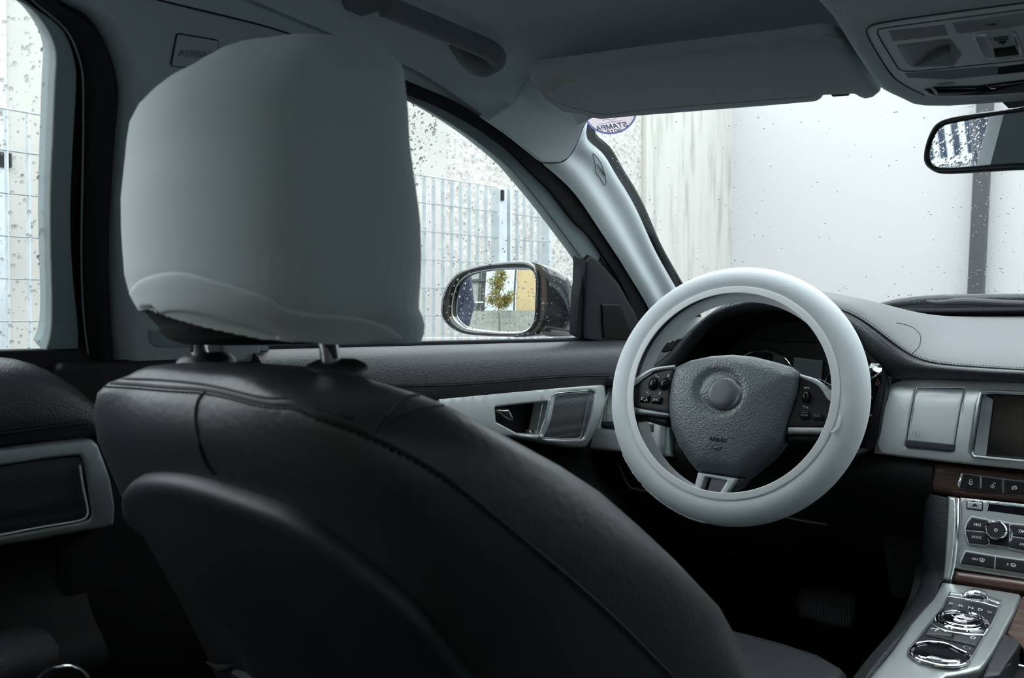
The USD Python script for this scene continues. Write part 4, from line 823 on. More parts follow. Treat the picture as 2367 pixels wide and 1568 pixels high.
# left spoke
SPK = WP(.004)
ls = put(wheel, "spoke", patch(c6((240, 740), (275, 715), (330, 668), (400, 622), (525, 600), (500, 690), (490, 780), (492, 868), (300, 838), (240, 828)), SPK, h=.006, b=6, depth=.02, step=8), "plastic", label="left spoke with control buttons", smooth=50)
put(ls, "silver_edge", ribbon(pts3(SPK, [*c6((235, 770),), *e2((225, 480), (330, 370), (500, 250), (700, 150), (900, 105), (1240, 78))], .010), pts3(SPK, [*c6((240, 790),), *e2((215, 650), (330, 520), (500, 370), (700, 235), (900, 175), (1190, 130))], .010), m=5, th=.006, bulge=.002), "silver", label="silver edge of the left spoke")
put(ls, "silver_base", patch([*c6((235, 830),), *e2((200, 980), (500, 1040), (1065, 1145), (1075, 1225), (500, 1165), (215, 1150)), *c6((235, 870),)], off(SPK, .004), h=.004, b=4, depth=.01), "silver_dim", label="silver lower edge of the left spoke", smooth=50)
put(ls, "lower_cover", patch([*c6((240, 870),), *e2((215, 1155), (500, 1180), (1075, 1240), (1100, 1460), (800, 1390), (500, 1300), (230, 1330)), *c6((245, 900),)], off(SPK, -.014), h=.010, b=8, depth=.012), "plastic", smooth=50)
KH = off(SPK, .008)
for (a, b) in ((690, 470), (938, 475)):
    k = put(ls, "rocker_switch", patch(ell(*e2((a, b))[0], 9.6, 13.6, rot=20, n=30), KH, h=.004, b=6, depth=.004, crown=.003), "gloss_black", label="glossy black rocker switch", smooth=70)
    put(k, "switch_rim", line(ell(*e2((a, b))[0], 10.8, 14.8, rot=20, n=30), off(SPK, .0065), .0007, closed=True, n=40), "plastic_dark")
bt1 = rnd(e2((385, 885), (400, 830), (450, 745), (620, 740), (575, 880)), 1.2); bt2 = rnd(e2((650, 890), (690, 775), (880, 765), (895, 800), (845, 925), (640, 905)), 1.2)
for q in (bt1, bt2): put(ls, "button", patch(q, KH, h=.003, b=3, depth=.003), "gloss_black", smooth=50)
put(ls, "marks", cat(line(e2((740, 280), (820, 315), (820, 295)), KH, .0005), line(e2((725, 265), (770, 270)), KH, .0004), line(e2((748, 250), (745, 285)), KH, .0004), line(e2((1005, 255), (1065, 270)), KH, .0005), line(e2((1000, 300), (1035, 265), (1045, 305), (1000, 300)), KH, .0005, smooth=False), line(e2((535, 640), (580, 650)), KH, .0004), line(e2((540, 665), (615, 685), (620, 665)), KH, .0005), line(e2((820, 650), (865, 660), (840, 695), (820, 650)), KH, .0005, smooth=False), line(e2((795, 690), (860, 705)), KH, .0005)), "mark_white", label="small white volume and skip marks")
put(ls, "phone_symbol", cat(line(e2((425, 830), (430, 795), (465, 772)), off(SPK, .012), .0009), line(e2((480, 845), (510, 855)), off(SPK, .012), .0008), line(e2((520, 815), (555, 850)), off(SPK, .012), .0007)), "mark_white", label="white telephone symbol")
put(ls, "lettering", text("MODE", *e2((695, 842), (800, 850)), off(SPK, .0115), tall=3.2), "mark_white", label="white MODE lettering")
# right spoke
rs_ = put(wheel, "spoke", patch(c6((1200, 640), (1290, 668), (1350, 702), (1400, 760), (1405, 860), (1360, 940), (1125, 945), (1150, 870), (1190, 750)), SPK, h=.006, b=6, depth=.02, step=8), "plastic", label="right spoke with cruise buttons", smooth=50)
put(rs_, "silver_edge", ribbon(pts3(SPK, [*e3((495, 375), (650, 420), (800, 470), (930, 560), (1040, 660)), *c6((1400, 740),)], .010), pts3(SPK, [*e3((500, 432), (650, 500), (780, 560), (900, 680), (1005, 840)), *c6((1390, 800),)], .010), m=5, th=.006, bulge=.002), "silver", label="silver edge of the right spoke")
put(rs_, "silver_base", patch([*e3((240, 1315), (850, 1322)), *c6((1372, 935), (1352, 975)), *e3((800, 1435), (250, 1425))], off(SPK, .004), h=.004, b=5, depth=.01), "silver", label="silver lower edge of the right spoke", smooth=50)
put(rs_, "lower_cover", patch(e3((230, 1440), (800, 1440), (760, 1500), (640, 1600), (200, 1600)), off(SPK, -.016), h=.010, b=6, depth=.012), "plastic", smooth=50)
put(rs_, "paddle", patch(e3((610, 390), (720, 405), (900, 470), (1040, 560), (1040, 610), (900, 510), (700, 425)), WP(-.03), h=.004, b=2, depth=.006), "plastic_grey", label="shift paddle behind the spoke")
k = put(rs_, "rocker_switch", patch(ell(*e3((577, 770))[0], 10.6, 15, rot=4, n=30), KH, h=.004, b=6, depth=.004, crown=.003), "gloss_black", label="glossy black cruise rocker", smooth=70)
for q in (rnd(e3((455, 1035), (625, 1045), (640, 1165), (490, 1180), (465, 1130)), 1.2), rnd(e3((690, 1065), (840, 1070), (885, 1130), (875, 1200), (700, 1180)), 1.2)): put(rs_, "button", patch(q, KH, h=.003, b=3, depth=.003), "gloss_black", smooth=50)
put(rs_, "lettering", text("RESUME", *e3((482, 1110), (612, 1112)), off(SPK, .0115), tall=3), "mark_dim", label="RESUME lettering"); put(rs_, "lettering", text("CANCEL", *e3((705, 1125), (835, 1130)), off(SPK, .0115), tall=3.4), "mark_dim", label="CANCEL lettering")
put(rs_, "marks", cat(line(e3((535, 600), (570, 600)), KH, .0005), line(e3((552, 585), (552, 620)), KH, .0005), line(e3((580, 625), (578, 600), (605, 590), (628, 605), (625, 628)), KH, .0005), line(e3((512, 935), (545, 938)), KH, .0006), line(e3((555, 975), (555, 955), (580, 948), (600, 960), (600, 978)), KH, .0005)), "mark_white", label="small white cruise control marks")
# bottom spoke: a silver frame whose lower end shows through the cover
put(wheel, "spoke", patch(rnd(c6((637, 1188), (862, 1222), (735, 1400), (715, 1398), (600, 1384), (590, 1372)), 2), WP(.0165), h=.003, b=3, depth=.02, holes=[rnd(c6((680, 1214), (800, 1236), (718, 1368), (632, 1356)), 1)], step=7), "silver", label="silver framed lower spoke", smooth=40)
put(wheel, "spoke_recess", patch(c6((676, 1210), (804, 1234), (720, 1370), (628, 1358)), WP(.004), h=0, b=0, depth=.004), "gloss_black")
put(wheel, "spoke_flank", patch(c6((864, 1222), (905, 1225), (880, 1260), (790, 1320), (745, 1390)), WP(.008), h=.004, b=3, depth=.02), "plastic_grey")
put(wheel, "hub_rear", loft([np.array([WC + WN * o + r * (math.cos(a) * WA + .9 * math.sin(a) * WB) + WB * -.012 for a in np.linspace(0, 2 * np.pi, 40, endpoint=False)]) for r, o in ((.035, -.10), (.055, -.06), (.068, -.03), (.074, -.012), (.070, -.004))]), "plastic", smooth=60)

# the sleeve over the rim
wcov = thing("steering_wheel_cover", "translucent pale grey elastic cover stretched round the steering wheel rim", "steering wheel cover", WC)
out_ = [tuple(q) for q in spl([(.1685, .0195), (.176, .0218), (.186, .0218), (.196, .0178), (.2045, .009), (.2085, -.003), (.2045, -.0155), (.195, -.0235), (.184, -.0265), (.172, -.0255)], 40)]
inn_ = [(.187 + (a - .187) * .955, -.003 + (b + .003) * .955) for a, b in out_[::-1]]
put(wcov, "sleeve", torus(out_ + inn_, 160), "wheel_sleeve", label="sheer knitted sleeve", smooth=70)
put(wcov, "hem", torus([(.1690, .0185), (.1702, .0205), (.1695, .0222), (.1675, .0228), (.1595, .0228), (.1585, .0218), (.160, .0214), (.167, .0208)], 160), "wheel_hem", label="white elastic hem facing the driver", smooth=40)
put(wcov, "hem", torus([(.1735, -.0225), (.1735, -.0245), (.160, -.033), (.1585, -.0325), (.159, -.0315)], 160), "wheel_hem", label="rear elastic hem", smooth=40)
# puckers where the sleeve is pressed, lower left, and a fold at the right spoke
rr = np.random.default_rng(3); pk = []
for a in np.radians(np.linspace(213, 263, 90)):
    for j in range(2):
        ph = math.radians(rr.uniform(-12, 22)); s = rr.uniform(.0005, .0012); L_2 = rr.uniform(.003, .007) / .2
        P = [WC + (.186 + .0226 * math.cos(ph + rr.uniform(-.05, .05))) * (math.cos(a + u) * WA + math.sin(a + u) * WB) + (-.003 + .0239 * math.sin(ph)) * WN for u in np.linspace(-L_2, L_2, 4)]
        pk.append(tube(P, [s * .4, s, s, s * .4], 5))
put(wcov, "puckers", cat(*pk), "wheel_sleeve", kind="stuff", label="small puckers in the cover at lower left", smooth=60)
put(wcov, "fold", patch(c6((1370, 968), (1410, 930), (1420, 870), (1432, 880), (1425, 940), (1395, 970)), WP(.024), h=.0015, b=4, depth=.0005), "wheel_hem", label="folded over corner of the cover")

# ================================================================== OVERHEAD: sun visor, console, grab handle, mirror, sticker
VP_ = PL((-.35, 1.0, 1.316), (0, -.117, -.993))
visor = thing("sun_visor", "grey fabric sun visor folded up above the windscreen", "sun visor", (-.3, 1.0, 1.32))
vpx = [*c3((100, 612), (1200, 462), (2352, 330)), *c4((300, 262), (450, 247), (560, 257), (640, 300), (720, 400), (860, 580), (945, 665), (940, 705), (880, 755), (810, 768), (760, 750), (725, 728), (480, 738), (465, 765), (420, 790), (0, 828)), *c3((1060, 1025), (750, 1055), (640, 1040), (590, 1015), (400, 990), (250, 890), (150, 780), (95, 690))]
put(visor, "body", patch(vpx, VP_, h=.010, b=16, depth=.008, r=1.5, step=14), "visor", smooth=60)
VM = MH(patch(vpx, VP_, h=.010, b=16, depth=.008, r=1.5, step=14))
put(visor, "edge_seam", line([*c3((180, 800), (300, 905), (520, 985), (760, 1035), (1060, 1005)), *c4((0, 808), (400, 775))], VM, .0006, k=.0), "frame_grey")
put(visor, "clip", patch(c4((470, 738), (700, 727), (682, 757), (550, 766), (530, 742)), off(VP_, -.006), h=.004, b=3, depth=.006), "rubber", label="black hinge clip of the visor")
put(visor, "panel_seam", line(c4((470, 275), (560, 290), (640, 325), (720, 420), (850, 590), (930, 680)), VM, .0006), "frame_grey")
put(visor, "stain", patch(c3((200, 730), (380, 690), (560, 720), (420, 760), (300, 830), (220, 850)), off(VP_, .0098), h=.0003, b=2, depth=.0002), "visor_stain", label="faint brown smudge on the visor")

OC = PL((.05, 1.057, 1.300), (0, -.33, -1))
oc = thing("overhead_console", "grey overhead console with grille, map lamp and sunroof switch", "overhead console", (.05, 1.06, 1.32))
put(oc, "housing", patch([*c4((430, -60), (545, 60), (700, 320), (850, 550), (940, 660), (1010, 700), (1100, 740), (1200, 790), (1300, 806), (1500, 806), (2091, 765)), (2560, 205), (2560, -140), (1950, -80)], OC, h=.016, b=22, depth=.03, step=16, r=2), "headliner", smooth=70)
O1 = off(OC, .0165)
put(oc, "panel", patch([*c4((820, 240), (840, 214), (900, 192), (2091, 22)), (2560, -40), (2560, 190), *c4((2091, 752), (1600, 785), (1290, 768), (1180, 720), (1060, 640), (940, 480))], O1, h=.002, b=4, depth=.004, step=16), "console_panel", label="moulded console panel", smooth=60)
O2 = off(OC, .0185)
put(oc, "panel_groove", cat(line([*c4((1290, 768), (1060, 640), (940, 480), (820, 245), (840, 214), (900, 192), (2091, 22))], O2, .0007), line([*c4((2091, 485), (1500, 545), (1120, 572), (1080, 555), (1040, 490), (905, 250), (930, 232), (2091, 75))], O2, .0007)), "rubber", kind="stuff")
put(oc, "groove", line([*c4((1290, 768), (1060, 640), (940, 480), (820, 245), (840, 214), (900, 192), (2091, 22))], O2, .0007), "rubber") if False else None
for k in range(8):
    y = 252 + 10.8 * k; dx = 7 * k
    put(oc, "grille_slat", line(c4((1000 + dx * .7, y), (1450 + dx * .6, y - 50)), O2, .00042, smooth=False), "rubber")
put(oc, "map_lamp", patch(rnd(c4((1055, 365), (1440, 312), (1500, 312), (1530, 350), (1590, 440), (1525, 528), (1190, 540), (1150, 520)), 3), O2, h=.001, b=3, depth=.003), "lamp_lens", label="recessed map lamp")
put(oc, "lamp_hood", patch(c4((1200, 515), (1300, 420), (1400, 365), (1485, 345), (1500, 400), (1400, 430), (1290, 480), (1215, 528)), O2, h=.004, b=4, depth=.003), "plastic_grey", smooth=60)
put(oc, "lamp_lens", patch(c4((1215, 528), (1300, 480), (1490, 420), (1515, 500), (1400, 520)), O2, h=.002, b=2, depth=.002), "frame_grey")
sw = put(oc, "switch_bezel", patch(rnd(c4((1680, 285), (1720, 268), (1990, 240), (2040, 260), (2091, 400), (2110, 450), (1850, 482), (1770, 470)), 4), O2, h=.002, b=3, depth=.003), "clear_trim", label="glossy bezel of the sunroof switch")
put(sw, "switch", patch(rnd(c4((1780, 280), (1990, 252), (2050, 440), (1850, 458), (1830, 380)), 2), off(OC, .021), h=.004, b=6, depth=.004), "visor")
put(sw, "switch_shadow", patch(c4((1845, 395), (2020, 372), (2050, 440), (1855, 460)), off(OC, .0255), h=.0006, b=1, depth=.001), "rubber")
put(sw, "symbols", cat(line(c4((1855, 305), (1950, 290), (1958, 312), (1862, 325), (1855, 305)), off(OC, .0255), .0005, smooth=False), line(c4((1885, 340), (1945, 332), (1925, 355), (1885, 340)), off(OC, .0255), .0007, smooth=False)), "rubber", label="sunroof symbol and arrow")
lb = put(oc, "indicator_plate", patch(c4((1515, 185), (1880, 135), (2091, 105), (2320, 72), (2320, 150), (2091, 195), (1570, 268), (1540, 255)), O2, h=.002, b=3, depth=.003), "lamp_lens", label="translucent airbag indicator strip")
put(lb, "lettering", text("Pass", *c4((1768, 205), (1868, 196)), off(OC, .0224), tall=6), "rubber", label="Pass lettering")
put(oc, "recess", patch(c4((1130, 590), (1880, 530), (1880, 600), (1500, 640), (1160, 625)), O2, h=.0005, b=1, depth=.002), "frame_grey")
put(oc, "slot", patch(c4((1880, 540), (2100, 512), (2100, 575), (1880, 600)), O2, h=.001, b=1, depth=.002), "rubber")
bz = put(oc, "lamp_bar", patch([*c4((1280, 708), (1330, 700), (1700, 690), (2091, 640)), (2560, 160), (2560, 192), *c4((2091, 735), (1800, 755), (1380, 762), (1330, 745))], O2, h=.003, b=3, depth=.003), "gloss_black", label="glossy dark light bar")
put(bz, "chrome_edge", line(c4((1290, 706), (1340, 704), (1390, 758)), off(OC, .022), .0014), "silver"); put(bz, "divider", line(c4((1790, 680), (1830, 715), (1860, 712)), off(OC, .022), .0006), "chrome_satin")
put(oc, "button", patch(c4((1380, 668), (1520, 655), (1550, 672), (1400, 685)), O2, h=.001, b=2, depth=.002), "visor")

# grab handle
gh = thing("grab_handle", "grey roof grab handle above the driver's door", "grab handle", pts3(CEIL, [(1000, 30)], .03)[0])
CH = lambda k: (lambda p: (lambda P, N: (P + N * k, N))(*CEIL(p)))
gp = pts3(CH(.030), [(880, -38), (960, -4), (1040, 30), (1100, 56), (1132, 72), (1146, 88), (1135, 102), (1108, 110)]); gp = np.vstack([gp, pts3(CH(.012), [(1080, 114)]), pts3(CH(-.004), [(1062, 100)])])
gp = spl(gp, 40); put(gh, "bar", tube(gp, np.r_[np.full(30, .0125), np.linspace(.0125, .015, 10)], 18), "plastic_handle", smooth=70)
put(gh, "mount", patch([(790, 8), (833, 27), (910, 0), (900, -40), (790, -40)], CH(.0), h=.012, b=8, depth=.004), "plastic_handle", smooth=60)
put(gh, "mount", patch([(1052, 84), (1080, 78), (1100, 92), (1092, 118), (1068, 122), (1046, 102)], CH(.0), h=.010, b=8, depth=.004), "plastic_handle", smooth=60)
put(None, "trim_3", patch([(1155, 20), (1190, 60), (1200, 85), (1180, 98), (1170, 70), (1120, 30), (1050, -10), (1080, -15)], CH(.0), h=.0006, b=3, depth=.001), "frame_grey", kind="structure") if False else None

# rear-view mirror
_v = ray([(2255, 325)])[0]; MN = np.array([-.809, -.588, .0]) - _v / np.linalg.norm(_v); MN /= np.linalg.norm(MN)
MPc = CAM + ray([(2330, 325)])[0] * 1.01
MP = PL(MPc, MN)
mir = thing("rear_view_mirror", "black framed rear-view mirror reflecting rain-speckled glass and a striped facade", "mirror", MPc)
hou = [*c4((1290, 1260), (1310, 1150), (1340, 1070), (1380, 1005), (1450, 960), (1700, 912), (2091, 858)), (2520, 225), (2600, 250), (2640, 300), (2640, 350), (2600, 385), (2500, 393), *c4((2091, 1372), (1700, 1392), (1430, 1402), (1370, 1385), (1310, 1340))]
gls = [*c4((1335, 1270), (1345, 1180), (1375, 1100), (1420, 1035), (1500, 1002), (1900, 930), (2091, 905)), (2520, 245), (2600, 270), (2620, 310), (2610, 350), (2570, 372), *c4((2091, 1310), (1700, 1335), (1420, 1346), (1362, 1325))]
put(mir, "housing", patch(spl(hou, 120, True), MP, h=.006, b=10, depth=.022, holes=[Polygon(spl(gls, 120, True)).buffer(0)], step=14), "rubber_sheen", label="black mirror frame", smooth=60)
put(mir, "back", patch(Polygon(spl(hou, 120, True)).buffer(-4), off(MP, -.020), h=0, b=0, depth=.012, step=24), "plastic")
put(mir, "mirror_glass", patch(Polygon(spl(gls, 120, True)).buffer(2.0), off(MP, .001), h=0, b=0, depth=.004, step=30), "mirror_glass", label="mirror glass", smooth=False)
put(mir, "stem", tube(np.array([MPc + [.03, .02, .02], MPc + [.03, .035, .06], MPc + [.03, .06, .105]]), [.012, .012, .02], 18), "plastic_grey", label="mirror stem")
put(mir, "sensor_cover", hull((MPc + [.035, .075, .055], .022), (MPc + [.035, .06, .10], .03), (MPc + [.06, .07, .10], .03)), "plastic")

# windscreen: dark frit, toll sticker
stk = thing("windscreen_sticker", "oval pale sticker with blue rim, STAMPA 2015 in mirror writing, on the windscreen corner", "sticker", WSH([(1411, 262)])[0][0])
WS2 = lambda k: (lambda p: (lambda P, N: (P + N * k, N))(*WSH(p)))
put(stk, "disc", patch(ell(1411, 258, 60.5, 51, rot=-4, n=60), WS2(.0008), h=.0006, b=0, depth=.0003, holes=[Polygon(ell(1411, 258, 56.5, 47, rot=-4, n=60))]), "sticker_blue", label="blue rim of the sticker")
put(stk, "face", patch(ell(1411, 258, 57, 47.5, rot=-4, n=60), WS2(.0008), h=.0004, b=0, depth=.0002), "sticker_mid")
put(stk, "lettering", text("STAMPA", *c3((992, 1128), (708, 1172)), WS2(.0022), tall=11, bold=True, flip=True), "sticker_text", label="STAMPA lettering, mirrored")
put(stk, "lettering", text("2015", *c3((938, 1180), (800, 1196)), WS2(.0022), tall=7.5, bold=True, flip=True), "sticker_text", label="2015 lettering, mirrored")
put(stk, "small_print", cat(line(c3((720, 1118), (800, 1100), (860, 1092), (930, 1080)), WS2(.0024), .0004), line(c3((760, 1082), (800, 1070), (830, 1078), (870, 1062)), WS2(.0024), .0004), line(c3((720, 1056), (800, 1048), (880, 1060)), WS2(.0024), .0004)), "sticker_text", kind="stuff")
put(None, "trim_4", patch([(2253, 190), *c4((1870, 770), (1970, 862), (2091, 850)), (2400, 240), (2400, 190)], WS2(.002), h=.0004, b=0, depth=.0003), "rubber", kind="structure")

# ================================================================== CENTRE CONSOLE
STK = PL((0, 1.45, .680), (0, -.85, .526)); CON = PL((0, 1.26, .6025), (0, -.096, 1))
con = thing("centre_console", "brushed metal centre console with audio keys, round gear selector and wood trim", "centre console", (0, 1.3, .5))
sp = [*c8((765, 306), (1211, 352)), (2560, 1205), (2560, 1372), *c8((1211, 882), (722, 806), (745, 700), (760, 500))]
put(con, "audio_panel", patch(sp, STK, h=.004, b=3, depth=.03, step=18), "console_metal", label="grey metallic audio panel")
S1 = off(STK, .004)
put(con, "side_strip", patch(c8((678, 298), (745, 306), (752, 420), (742, 640), (722, 800), (700, 905), (640, 898), (652, 810), (666, 600), (674, 430)), off(STK, .006), h=.008, b=7, depth=.02), "console_metal", label="satin metal strip at the console edge", smooth=60)
put(con, "bright_edge", line(c8((748, 312), (744, 500), (733, 680), (716, 800), (695, 880)), off(STK, .012), .0022), "chrome", label="bright chrome edge")
ej = put(con, "eject_button", patch(c8((815, 330), (920, 342), (918, 393), (812, 380)), S1, h=.001, b=2, depth=.003), "console_metal"); put(ej, "eject_symbol", patch(c8((846, 362), (868, 346), (888, 366)), off(STK, .0055), h=.0004, b=0, depth=.0003), "rubber")
put(con, "button_gap", line(c8((812, 328), (922, 340), (920, 396), (810, 382)), off(STK, .0045), .0006, closed=True, smooth=False, n=40), "rubber")
put(con, "disc_slot", patch([*c8((955, 342), (1211, 372)), (2480, 1188), (2480, 1205), *c8((1211, 432), (950, 396))], S1, h=.001, b=2, depth=.004), "gloss_black", label="black disc slot"); put(con, "slot_edge", line(c8((1211, 370), (962, 344), (952, 396)), off(STK, .0055), .0009, smooth=False), "chrome_satin")
kl = rnd([*e4((415, 728), (640, 768), (700, 830), (640, 900), (630, 960), (650, 1060), (670, 1105), (610, 1135), (375, 1105), (335, 980), (325, 900), (350, 820))], 1.5)
kr = rnd([*e4((985, 830), (1173, 850)), (2420, 1228), (2445, 1252), (2432, 1285), (2420, 1292), *e4((1173, 1215), (960, 1170), (930, 1130), (1000, 1050), (1010, 960), (960, 870))], 1.5)
km = Polygon(ell(*e4((800, 960))[0], 26.5, 27.5)).union(Polygon(e4((690, 780), (960, 820), (960, 1160), (670, 1120)))).buffer(0)
fr_ = kl.buffer(2.4).union(kr.buffer(2.4)).union(km.buffer(2.0)).buffer(0)
put(con, "key_frame", patch(fr_, off(STK, .004), h=.0036, b=1.0, depth=.003, step=5), "silver", label="chrome frame of the audio keys")
S2 = off(STK, .0072)
split = lambda P, up: P.intersection(Polygon([(2200, 1100), (2500, 1150), (2500, 1150 + 0), (2200, 1100)]).buffer(0)) if False else P
lt = kl.intersection(Polygon([*e4((200, 700), (800, 760), (800, 950), (200, 900))])); lb2 = kl.intersection(Polygon([*e4((200, 912), (800, 962), (800, 1200), (200, 1200))]))
rt = kr.intersection(Polygon([*e4((850, 700), (1173, 700)), (2500, 1180), (2500, 1268), *e4((1173, 1025), (850, 980))])); rb = kr.intersection(Polygon([*e4((850, 992), (1173, 1037)), (2500, 1271), (2500, 1400), *e4((850, 1400))]))
for q in (lt, lb2, rt, rb): put(con, "audio_key", patch(q, S2, h=.002, b=2, depth=.004, step=5), "button")
put(con, "key_well", patch(km, off(STK, .0072), h=.0008, b=1.5, depth=.003, step=6), "button")
KC = pts3(STK, e4((793, 975)), .0078)[0]
kn_ = put(con, "volume_knob", lathe([(.0150, 0), (.0148, .006), (.0140, .0085), (.0122, .0085)], KC, STK.n, 48), "button", label="round power and volume knob", smooth=40)
put(kn_, "knob_ring", lathe([(.0118, .0080), (.0132, .0095), (.0146, .0088), (.0148, .0070)], KC, STK.n, 48), "chrome")
PKH = PL(KC + STK.n * .0088, STK.n); pc = proj(KC + STK.n * .0088)[0]
put(kn_, "power_symbol", cat(line([(pc[0] + 3.4 * math.cos(a), pc[1] + 3.4 * math.sin(a)) for a in np.linspace(-.95, 4.1, 14)], PKH, .0005), line([pc + [0, -4.4], pc + [0, -.6]], PKH, .0005)), "mark_white", label="white power symbol")
S3 = off(STK, .0094)
put(con, "lettering", text("MODE", *e4((412, 1030), (556, 1050)), S3, tall=6.2), "mark_white", label="MODE lettering"); put(con, "lettering", text("AV", *e4((1108, 1138), (1175, 1146)), S3, tall=6.2), "mark_white", label="AV lettering")
tri = lambda a, b, c: patch(e4(a, b, c), S3, h=.0003, b=0, depth=.0002)
put(con, "skip_symbol", cat(line(e4((450, 812), (450, 852)), S3, .0005), tri((455, 832), (495, 815), (495, 858)), line(e4((522, 818), (505, 838), (522, 860)), S3, .0005, smooth=False), line(e4((548, 822), (530, 842), (546, 864)), S3, .0005, smooth=False)), "mark_white", kind="stuff", label="white skip-back symbol")
put(con, "skip_symbol", cat(line(e4((1095, 908), (1112, 930), (1095, 952)), S3, .0005, smooth=False), line(e4((1120, 910), (1138, 934), (1120, 955)), S3, .0005, smooth=False), tri((1145, 910), (1185, 938), (1145, 958))), "mark_white", kind="stuff", label="white skip-forward symbol")
mb = rnd([*e4((330, 1228), (750, 1300), (1173, 1360)), (2450, 1308), (2475, 1330), (2450, 1340), *e4((1173, 1548), (740, 1478), (262, 1402), (262, 1370))], 1.5)
put(con, "key_frame", patch(mb.buffer(2.4), off(STK, .004), h=.0036, b=1.5, depth=.003, step=6), "silver", label="chrome frame of the demist keys")
for q in (mb.intersection(Polygon(e4((100, 1100), (757, 1200), (738, 1600), (100, 1600)))), mb.intersection(Polygon([*e4((768, 1200), (1173, 1200)), (2420, 1250), (2420, 1400), *e4((750, 1600))]))): put(con, "demist_key", patch(q, S2, h=.002, b=2, depth=.004, step=6), "button")
put(con, "lettering", text("MAX", *e4((415, 1345), (510, 1358)), S3, tall=5.2), "mark_white", label="MAX lettering"); put(con, "lettering", text("R", *e4((922, 1428), (950, 1432)), S3, tall=4.6), "mark_white", label="R lettering")
put(con, "demist_symbol", cat(line(e4((525, 1332), (565, 1322), (602, 1345), (580, 1378), (545, 1370)), S3, .0005, closed=True, smooth=False, n=30), line(e4((550, 1340), (550, 1362)), S3, .0004), line(e4((572, 1342), (570, 1366)), S3, .0004)), "mark_white", kind="stuff", label="white windscreen demist symbol")
put(con, "demist_symbol", cat(line(e4((985, 1402), (1050, 1408), (1055, 1440), (985, 1436)), S3, .0005, closed=True, smooth=False, n=30), line(e4((1005, 1420), (1003, 1452)), S3, .0004), line(e4((1030, 1422), (1030, 1456)), S3, .0004)), "mark_white", kind="stuff", label="white rear demist symbol")
wl = [*c8((728, 820), (1211, 888)), (2560, 1390), (2560, 1420), *c8((1211, 992), (703, 912), (715, 870))]
put(con, "wood_roll", patch(wl, off(STK, -.004), h=.012, b=14, depth=.02, step=14), "wood", label="glossy dark wood roll below the audio keys", smooth=60)
# console top plate
plate = [*e5((805, 72), (960, 92), (1500, 172), (2045, 262), (2070, 300), (1960, 560), (1830, 800), (1740, 1000), (1640, 1190), (1500, 1400), (1420, 1475), (1250, 1525), (900, 1590)), (2150, 1600), (1985, 1610), (2015, 1568), (2060, 1514), *e5((300, 760), (500, 520), (660, 350), (740, 210))]
put(con, "top_plate", patch(plate, CON, h=.005, b=7, depth=.05, step=14, r=1), "console_metal", label="brushed metal console top", smooth=50)
C1 = off(CON, .0052)
sel = rnd(e5((905, 285), (1140, 320), (1500, 395), (1700, 455), (1660, 560), (1590, 720), (1460, 900), (1300, 1180), (1200, 1330), (1000, 1400), (700, 1370), (420, 1300), (270, 1190), (290, 1110), (420, 960), (640, 680), (820, 460)), 2)
put(con, "selector_plate", patch(sel, C1, h=.002, b=2, depth=.004, step=7), "button", label="black selector plate")
put(con, "plate_groove", line(np.array(sel.buffer(1.2).exterior.coords)[:-1], off(CON, .0068), .0011, closed=True, smooth=False, n=140), "chrome_satin")
C2 = off(CON, .0075)
put(con, "top_trim", patch(e5((930, 232), (1140, 236), (1155, 300), (1130, 312), (920, 292), (895, 278)), C1, h=.006, b=4, depth=.003), "chrome_satin"); put(con, "top_trim", patch(e5((1560, 305), (1765, 380), (1740, 452), (1690, 445), (1530, 385)), C1, h=.006, b=4, depth=.003), "chrome_satin")
BC = pts3(CON, e5((1332, 352)), .005)[0]
put(con, "start_crest", patch(e5((1135, 300), (1150, 262), (1190, 222), (1250, 195), (1330, 182), (1410, 198), (1490, 240), (1545, 300), (1565, 340), (1530, 375), (1480, 330), (1400, 295), (1320, 285), (1230, 292), (1170, 318)), off(CON, .005), h=.008, b=5, depth=.006), "chrome_satin", label="satin crest behind the start button", smooth=60)
sb_ = put(con, "start_button", lathe([(.0148, 0), (.0148, .0025), (.0135, .0036), (.006, .0042)], BC, CON.n, 40), "gloss_black", label="round start button", smooth=40)
put(sb_, "button_ring", lathe([(.0145, .0020), (.0152, .0042), (.0164, .0040), (.0170, 0)], BC, CON.n, 48), "chrome")
put(sb_, "lettering", text("START", *e5((1240, 328), (1425, 350)), off(CON, .0094), tall=3), "mark_white", label="START lettering"); put(sb_, "lettering", text("STOP", *e5((1262, 370), (1390, 385)), off(CON, .0094), tall=2.4), "mark_dim", label="STOP lettering")
for ch, a, b in (("P", (915, 408), (985, 415)), ("R", (1062, 440), (1140, 448)), ("N", (1215, 470), (1305, 480)), ("D", (1375, 500), (1458, 508)), ("S", (1525, 540), (1605, 548))):
    put(con, "gear_letter", text(ch, *e5(a, b), C2, tall=4.6), "mark_dim" if ch == "S" else "mark_white", label=f"letter {ch} of the gear scale")
KC2 = pts3(CON, e5((1128, 748)), .004)[0]
kb = put(con, "gear_selector", lathe([(0.0319, 0), (0.0325, 0.0025), (0.0311, 0.0048), (0.0284, 0.0056), (0.0276, 0.0046), (0.0270, 0.0066), (0.0259, 0.0082), (0.0245, 0.0086), (0.0235, 0.0074), (0.0229, 0.006)], KC2, CON.n, 64), "chrome", label="ringed chrome rotary gear selector", smooth=30)
put(kb, "knob_cap", lathe([(0.0231, 0.006), (0.0201, 0.0066), (0.0105, 0.0072), (0.0035, 0.0074)], KC2, CON.n, 48), "gloss_black", smooth=70)
